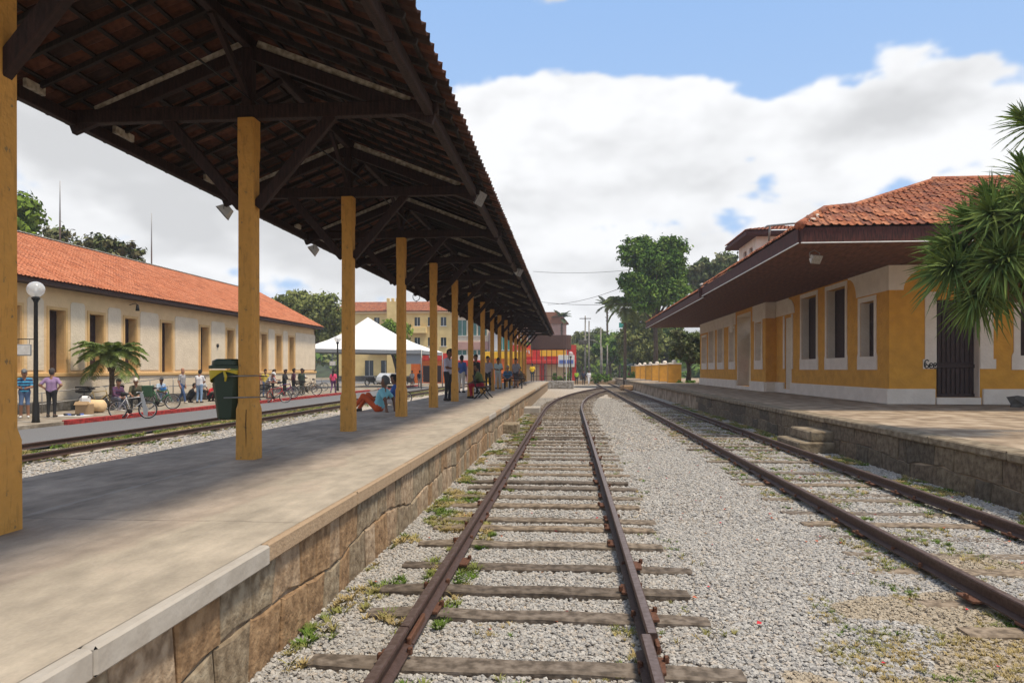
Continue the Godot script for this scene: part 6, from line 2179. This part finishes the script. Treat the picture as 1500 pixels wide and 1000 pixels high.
func build_people():
	var dark := Color(0.16, 0.075, 0.045)
	var mid := Color(0.30, 0.15, 0.09)
	var black := Color(0.018, 0.018, 0.02)
	var jeans := Color(0.09, 0.15, 0.28)
	var pale_jeans := Color(0.22, 0.33, 0.50)
	var G := "people on the pavement"
	var P := "people on the platform"
	person("person in navy top with blue stripe and grey cap beside a bicycle", Vector3(-19.55, 0.12, -24.4), 0.6, "stand_front", {"skin": mid, "top": Color(0.02, 0.025, 0.08), "pattern": "stripe", "top2": Color(0.05, 0.32, 0.55), "bottom": jeans, "shorts": true, "shoe": Color(0.6, 0.6, 0.6), "cap": true, "hair": Color(0.14, 0.15, 0.16)}, G)
	person("person in lilac shirt and black trousers seen from behind", Vector3(-18.9, 0.12, -24.9), PI + 0.25, "stand_hips", {"skin": mid, "top": Color(0.30, 0.20, 0.36), "bottom": black, "hair": Color(0.06, 0.05, 0.05)}, G, 1.72)
	person("person in red and navy plaid shirt leaning over at the bicycles", Vector3(-19.4, 0.12, -29.4), 1.2, "sit", {"skin": mid, "top": Color(0.16, 0.02, 0.04), "pattern": "plaid", "top2": Color(0.04, 0.06, 0.14), "bottom": Color(0.12, 0.13, 0.18), "sleeves": true}, G)
	person("person in olive shirt and white cap seated behind the white bicycle", Vector3(-19.05, 0.12, -30.3), 0.5, "sit", {"skin": mid, "top": Color(0.09, 0.085, 0.05), "bottom": black, "cap": true, "hair": Color(0.65, 0.60, 0.54)}, G, 1.75)
	person("person with black cap holding a blue ball by the cream wall", Vector3(-21.35, 0.12, -36.0), 1.0, "sit", {"skin": dark, "top": Color(0.40, 0.50, 0.62), "bottom": jeans, "cap": true, "hair": black, "shoe": Color(0.6, 0.6, 0.6)}, G)
	person("bald person in black and white plaid shirt and jeans walking", Vector3(-19.8, 0.12, -35.4), 1.5, "walk", {"skin": Color(0.38, 0.19, 0.12), "top": Color(0.55, 0.55, 0.57), "pattern": "plaid", "top2": Color(0.06, 0.06, 0.09), "bottom": Color(0.05, 0.09, 0.20), "bald": true, "shoe": Color(0.5, 0.48, 0.42)}, G, 1.76)
	person("person in black crouching between the walkers", Vector3(-20.1, 0.12, -36.7), 2.0, "crouch", {"skin": mid, "top": black, "bottom": black, "sleeves": true}, G)
	person("person in white shirt and pale jeans seen from behind", Vector3(-19.35, 0.12, -36.3), PI, "stand_front", {"skin": mid, "top": Color(0.68, 0.68, 0.72), "bottom": pale_jeans}, G, 1.68)
	person("person in bright red shirt squatting on the pavement", Vector3(-19.6, 0.12, -38.0), 1.3, "crouch", {"skin": dark, "top": Color(0.55, 0.02, 0.03), "bottom": black}, G)
	person("person in dark red shirt and black trousers at the kerb", Vector3(-17.6, 0.12, -39.4), 2.6, "stand", {"skin": mid, "top": Color(0.30, 0.035, 0.045), "bottom": black}, G, 1.74)
	person("person in striped shirt and white cap bending over a red bicycle", Vector3(-17.7, 0.12, -41.2), 1.2, "bend", {"skin": mid, "top": Color(0.6, 0.6, 0.62), "pattern": "stripe", "top2": Color(0.05, 0.05, 0.10), "bottom": Color(0.22, 0.2, 0.16), "shorts": true, "cap": true, "hair": Color(0.65, 0.65, 0.64)}, G)
	person("person in red shirt standing behind the striped shirt", Vector3(-18.3, 0.12, -43.2), 1.9, "stand_front", {"skin": mid, "top": Color(0.45, 0.02, 0.035), "bottom": black}, G)
	person("person in black jacket among the group by the red bicycles", Vector3(-18.7, 0.12, -46.0), 1.5, "stand_front", {"skin": dark, "top": black, "bottom": black, "sleeves": true}, G)
	person("person in maroon top beside the black jacket", Vector3(-18.8, 0.12, -47.8), 2.3, "stand", {"skin": dark, "top": Color(0.09, 0.03, 0.05), "bottom": black, "sleeves": true}, G, 1.75)
	person("person in dark green clothes at the end of the group", Vector3(-18.8, 0.12, -49.3), 1.0, "stand", {"skin": dark, "top": Color(0.03, 0.045, 0.03), "bottom": Color(0.03, 0.04, 0.03), "sleeves": true}, G, 1.75)
	person("person in white T-shirt near the corner of the cream building", Vector3(-20.6, 0.12, -54.2), 2.6, "stand_front", {"skin": dark, "top": Color(0.72, 0.72, 0.74), "bottom": black}, G)
	person("person in pink top and purple trousers walking along the red kerb", Vector3(-17.35, 0.12, -51.8), PI, "walk", {"skin": mid, "top": Color(0.70, 0.07, 0.16), "bottom": Color(0.12, 0.05, 0.14), "long": true}, G, 1.66)
	person("person in light blue shirt and orange trousers sitting on the platform floor", Vector3(-4.95, 0.765, -18.4), -PI * 0.55, "floor", {"skin": dark, "top": Color(0.22, 0.52, 0.60), "bottom": Color(0.55, 0.09, 0.025), "hair": Color(0.10, 0.10, 0.10)}, P)
	person("person in royal blue shirt sitting on the far platform edge", Vector3(-5.3, 0.765, -22.0), -PI * 0.5, "edge", {"skin": dark, "top": Color(0.04, 0.10, 0.32), "bottom": Color(0.5, 0.45, 0.42)}, P)
	person("person in white polo shirt and dark trousers leaning by a post", Vector3(-4.25, 0.765, -25.0), 1.15, "stand_front", {"skin": dark, "top": Color(0.50, 0.49, 0.58), "bottom": Color(0.035, 0.035, 0.042)}, P, 1.76)
	person("person in blue jacket and cream trousers standing with back turned", Vector3(-5.1, 0.765, -33.8), PI - 0.3, "stand", {"skin": dark, "top": Color(0.06, 0.11, 0.30), "bottom": Color(0.55, 0.50, 0.44), "sleeves": true}, P)
	person("person in green shirt and red trousers sitting on the near bench", Vector3(-3.35, 0.765, -27.3), -PI * 0.5, "sit", {"skin": dark, "top": Color(0.085, 0.11, 0.035), "bottom": Color(0.33, 0.015, 0.035)}, P)
	person("person in black shirt standing behind the near bench", Vector3(-4.2, 0.765, -32.0), 0.8, "stand", {"skin": dark, "top": black, "bottom": black, "sleeves": true}, P)
	person("person in grey shirt and black trousers beside a middle post", Vector3(-4.1, 0.765, -36.2), -0.4, "stand", {"skin": mid, "top": Color(0.30, 0.27, 0.29), "bottom": black}, P)
	person("person in pale teal shirt standing by the middle bench", Vector3(-4.0, 0.765, -40.2), 0.3, "stand_front", {"skin": dark, "top": Color(0.38, 0.48, 0.48), "bottom": Color(0.4, 0.38, 0.36)}, P)
	person("person in dark jacket over blue shirt sitting on the middle bench", Vector3(-3.55, 0.765, -41.55), 0.0, "sit", {"skin": mid, "top": Color(0.02, 0.03, 0.06), "pattern": "stripe", "top2": Color(0.10, 0.30, 0.55), "bottom": black, "hair": Color(0.3, 0.28, 0.27)}, P)
	person("person in grey shirt and shorts standing past the middle bench", Vector3(-3.15, 0.765, -42.6), -0.5, "stand", {"skin": mid, "top": Color(0.27, 0.26, 0.28), "bottom": Color(0.08, 0.09, 0.12), "shorts": true}, P)
	person("person in grey green shirt bent forward on the last bench", Vector3(-3.3, 0.765, -49.6), -PI * 0.5, "sit", {"skin": mid, "top": Color(0.17, 0.165, 0.12), "bottom": Color(0.3, 0.27, 0.22)}, P)
	person("person in brown shirt next to the grey green shirt on the last bench", Vector3(-3.3, 0.765, -50.5), -PI * 0.5, "sit", {"skin": dark, "top": Color(0.13, 0.10, 0.075), "bottom": black}, P)
	person("person in bright yellow shirt beyond the canopy's end", Vector3(-3.6, 0.7, -70.3), PI, "stand", {"skin": mid, "top": Color(0.75, 0.50, 0.03), "bottom": Color(0.05, 0.06, 0.07)}, P)
	var F := "people on the far street"
	person("person in white shirt and shorts outside the orange shopfront", Vector3(-16.6, 0.0, -75.0), 0.4, "stand", {"skin": mid, "top": Color(0.72, 0.72, 0.72), "bottom": Color(0.2, 0.2, 0.2), "shorts": true}, F)
	person("person in navy shirt and grey trousers outside the orange shopfront", Vector3(-15.6, 0.0, -74.2), PI, "stand", {"skin": mid, "top": Color(0.04, 0.05, 0.10), "bottom": Color(0.40, 0.41, 0.40)}, F)
	person("person dressed all in white crossing at the far end", Vector3(2.35, 0.0, -87.0), 0.3, "walk", {"skin": dark, "top": Color(0.75, 0.75, 0.78), "bottom": Color(0.65, 0.67, 0.72)}, F)
	person("person in dark clothes beside the one in white", Vector3(1.75, 0.0, -88.0), 0.0, "stand", {"skin": dark, "top": Color(0.03, 0.03, 0.06), "bottom": black}, F)
	person("person in lime green top near the far lamp post", Vector3(0.9, 0.0, -89.5), 0.0, "stand", {"skin": dark, "top": Color(0.35, 0.55, 0.05), "bottom": black}, F)
	person("person in dark red top by the green market umbrella", Vector3(8.2, 0.0, -99.0), 0.5, "stand", {"skin": dark, "top": Color(0.22, 0.03, 0.05), "bottom": Color(0.3, 0.3, 0.3)}, F)
	person("person in yellow top and jeans between the red bicycles and the wall", Vector3(-19.4, 0.12, -44.6), 0.7, "stand", {"skin": mid, "top": Color(0.55, 0.42, 0.08), "bottom": jeans}, G)
	person("person in light grey shirt sitting on the ledge behind the red shirt", Vector3(-21.35, 0.12, -40.2), 1.4, "sit", {"skin": mid, "top": Color(0.45, 0.45, 0.46), "bottom": black}, G)
	person("person in teal T-shirt squatting by the tan bicycle", Vector3(-20.9, 0.12, -31.9), 1.1, "crouch", {"skin": dark, "top": Color(0.05, 0.26, 0.28), "bottom": jeans}, G)
	# the blue ball in the seated person's hands
	var s := SphereMesh.new()
	s.radius = 0.16; s.height = 0.32; s.radial_segments = 16; s.rings = 10
	var m := StandardMaterial3D.new()
	m.albedo_color = lin(Color(0.03, 0.20, 0.60)); m.roughness = 0.4
	var b := thing("ball", "blue ball held on the lap by the cream wall", "ball", Vector3(-21.02, 0.88, -35.78))
	put(b, "shell", s, m)
	put(b, "seam", wheel_mesh(0.158, 0.006), "white_paint")

# ------------------------------------------------------------------ loose stones, weeds, litter
func pebble(sd: int, rough: float) -> ArrayMesh:
	var r := RandomNumberGenerator.new()
	r.seed = sd
	var v := [Vector3(0, 1, 0), Vector3(0, -1, 0), Vector3(1, 0, 0), Vector3(-1, 0, 0), Vector3(0, 0, 1), Vector3(0, 0, -1)]
	for s in [Vector3(1, 1, 1), Vector3(1, 1, -1), Vector3(-1, 1, 1), Vector3(-1, 1, -1), Vector3(1, -1, 1), Vector3(1, -1, -1), Vector3(-1, -1, 1), Vector3(-1, -1, -1)]:
		v.append(s.normalized())
	for i in v.size():
		v[i] = v[i] * (1.0 + r.randf_range(-rough, rough * 0.6))
	var st := begin()
	for t in [[0, 2, 6], [0, 4, 6], [2, 4, 6], [0, 2, 7], [0, 5, 7], [2, 5, 7], [0, 3, 8], [0, 4, 8], [3, 4, 8], [0, 3, 9], [0, 5, 9], [3, 5, 9], [1, 2, 10], [1, 4, 10], [2, 4, 10], [1, 2, 11], [1, 5, 11], [2, 5, 11], [1, 3, 12], [1, 4, 12], [3, 4, 12], [1, 3, 13], [1, 5, 13], [3, 5, 13]]:
		var a: Vector3 = v[t[0]]
		var b: Vector3 = v[t[1]]
		var c: Vector3 = v[t[2]]
		if (b - a).cross(c - a).dot(a + b + c) > 0:
			tri(st, a, c, b)
		else:
			tri(st, a, b, c)
	return fin(st)

func build_scatter():
	var greys := [Color(0.40, 0.38, 0.355), Color(0.37, 0.36, 0.345), Color(0.42, 0.395, 0.365), Color(0.345, 0.335, 0.32), Color(0.40, 0.36, 0.315), Color(0.44, 0.425, 0.40), Color(0.30, 0.29, 0.28)]
	var nz := FastNoiseLite.new()
	nz.seed = 77; nz.frequency = 0.5; nz.fractal_octaves = 3
	var grid := {}
	for q in sleepers:
		for d in [-1, 0, 1]:
			var key: int = int(-q[1]) + d
			if not grid.has(key):
				grid[key] = []
			grid[key].append(q)
	for v in 3:
		var ts := []
		var cs := []
		for zone in [[-1.95, 6.0, -3.2, -9.0, 44000, 0.0155], [-1.95, 6.0, -9.0, -17.0, 26000, 0.019], [-1.95, 6.0, -17.0, -48.0, 15000, 0.027], [-10.8, -5.55, -8.0, -30.0, 5000, 0.03]]:
			for i in zone[4]:
				var x := rnd(zone[0], zone[1])
				var z := rnd(zone[3], zone[2])
				# only what the lens takes in near by
				if zone[0] > -5.0 and x > 2.5 - z * 0.8:
					continue
				var on := false
				if zone[0] > -5.0 and rng.randf() < 0.96:
					for q in grid.get(int(-z), []):
						if q[2] == 1 and absf(z - q[1]) < 0.105 and absf(x - q[0]) < 1.3:
							on = true
				if on:
					continue
				var s: float = zone[5] * rnd(0.6, 1.5)
				var b := Basis.from_euler(Vector3(rnd(0, TAU), rnd(0, TAU), rnd(0, TAU))).scaled(Vector3(s * rnd(0.8, 1.3), s * rnd(0.55, 0.85), s))
				ts.append(Transform3D(b, Vector3(x, -0.05 + rnd(0.0, 0.022), z)))
				var c: Color = greys[rng.randi() % 7] * rnd(0.85, 1.12)
				c.a = 1.0
				# earth-stained patch at the foot of the second track
				var soil := nz.get_noise_2d(x * 0.9 + 11.0, z * 0.9) + 0.9 - absf(x - 4.2) * 0.28 - absf(z + 4.6) * 0.3
				if soil > 0.25 and zone[0] > -5.0:
					c = c.lerp(Color(0.36, 0.28, 0.17), 0.6)
				cs.append(c)
		var o := copies(self, "ballast_stones", pebble(50 + v, 0.35), "stone_copies", ts, cs)
		tag(o, "loose pale grey ballast stones between and beside the tracks", "gravel")
	# weeds: small tufts of blades
	for v in 2:
		var st := begin()
		for k in 9:
			var a := rnd(0, TAU)
			var d := Vector3(cos(a), rnd(0.9, 2.2), sin(a)).normalized()
			var sd := d.cross(UP).normalized() * 0.10
			var p := Vector3(cos(a), 0, sin(a)) * 0.15
			var mid := p + d * 0.55
			tri(st, p - sd, mid + sd * 0.6, p + sd)
			tri(st, p - sd, mid - sd * 0.6, mid + sd * 0.6)
			tri(st, mid - sd * 0.6, mid + d * 0.4 + Vector3(cos(a), -0.6, sin(a)) * 0.15, mid + sd * 0.6)
		var mesh := fin(st)
		var ts := []
		var cs := []
		var zones := [[-1.9, -1.2, -4.0, -30.0, 3800, 0.16, 0.05], [-1.02, -0.85, -3.6, -24.0, 900, 0.3, 0.05], [0.62, 1.3, -4.0, -20.0, 500, 0.42, 0.035], [0.9, 6.0, -3.0, -9.0, 11000, -0.12, 0.027], [2.9, 5.0, -7.0, -34.0, 4200, 0.2, 0.04], [5.1, 5.95, -7.0, -40.0, 5200, 0.02, 0.05], [-0.8, 0.5, -4.0, -5.4, 160, 0.25, 0.035], [-12.5, -11.0, -10.0, -75.0, 5200, -0.05, 0.09], [-10.9, -10.2, -10.0, -60.0, 700, 0.2, 0.06]]
		for zn in zones:
			for i in zn[4]:
				var x := rnd(zn[0], zn[1])
				var z := rnd(zn[3], zn[2])
				var q := nz.get_noise_2d(x * 2.2, z * 1.6)
				if zn[4] == 11000:
					q -= (pow((x - 4.9) / 2.4, 2.0) + pow((z + 3.6) / 2.7, 2.0) - 0.75) * 0.38 + rnd(-0.12, 0.22)
				if q < zn[5] - 0.12:
					continue
				var s: float = zn[6] * rnd(0.5, 1.5)
				ts.append(Transform3D(Basis(UP, rnd(0, TAU)).scaled(Vector3(s * 1.3, s, s * 1.3)), Vector3(x, -0.035, z)))
				var dry := clampf(nz.get_noise_2d(x * 3.0 + 40.0, z * 3.0) * 1.6 + (0.85 if zn[4] == 11000 else 0.45), 0.0, 1.0)
				var c := Color(0.10, 0.16, 0.03).lerp(Color(0.36, 0.28, 0.13), dry) * rnd(0.75, 1.25)
				c.a = 1.0
				cs.append(c)
		var o := copies(self, "weeds", mesh, "foliage", ts, cs)
		tag(o, "short green and straw coloured weeds growing along the tracks", "weeds")
	# fallen red petals and brown scraps, each a few centimetres
	var pts := []
	var pcs := []
	for i in 260:
		var z := rnd(-20.0, -3.8)
		var x := rnd(-1.8, 5.9)
		pts.append(Transform3D(Basis.from_euler(Vector3(rnd(-0.3, 0.3), rnd(0, TAU), rnd(-0.3, 0.3))).scaled(Vector3.ONE * rnd(0.5, 1.2)), Vector3(x, -0.012, z)))
		pcs.append([Color(0.50, 0.02, 0.035), Color(0.20, 0.11, 0.06), Color(0.42, 0.10, 0.04)][rng.randi() % 3])
	var ps := begin()
	tri(ps, Vector3(-0.02, 0, 0), Vector3(0, 0.008, -0.018), Vector3(0.022, 0, 0))
	tri(ps, Vector3(-0.02, 0, 0), Vector3(0.022, 0, 0), Vector3(0, 0.006, 0.018))
	var po := copies(self, "fallen_petals", fin(ps), "vertex", pts, pcs)
	tag(po, "scattered red petals and brown leaf scraps on the ballast", "petals")
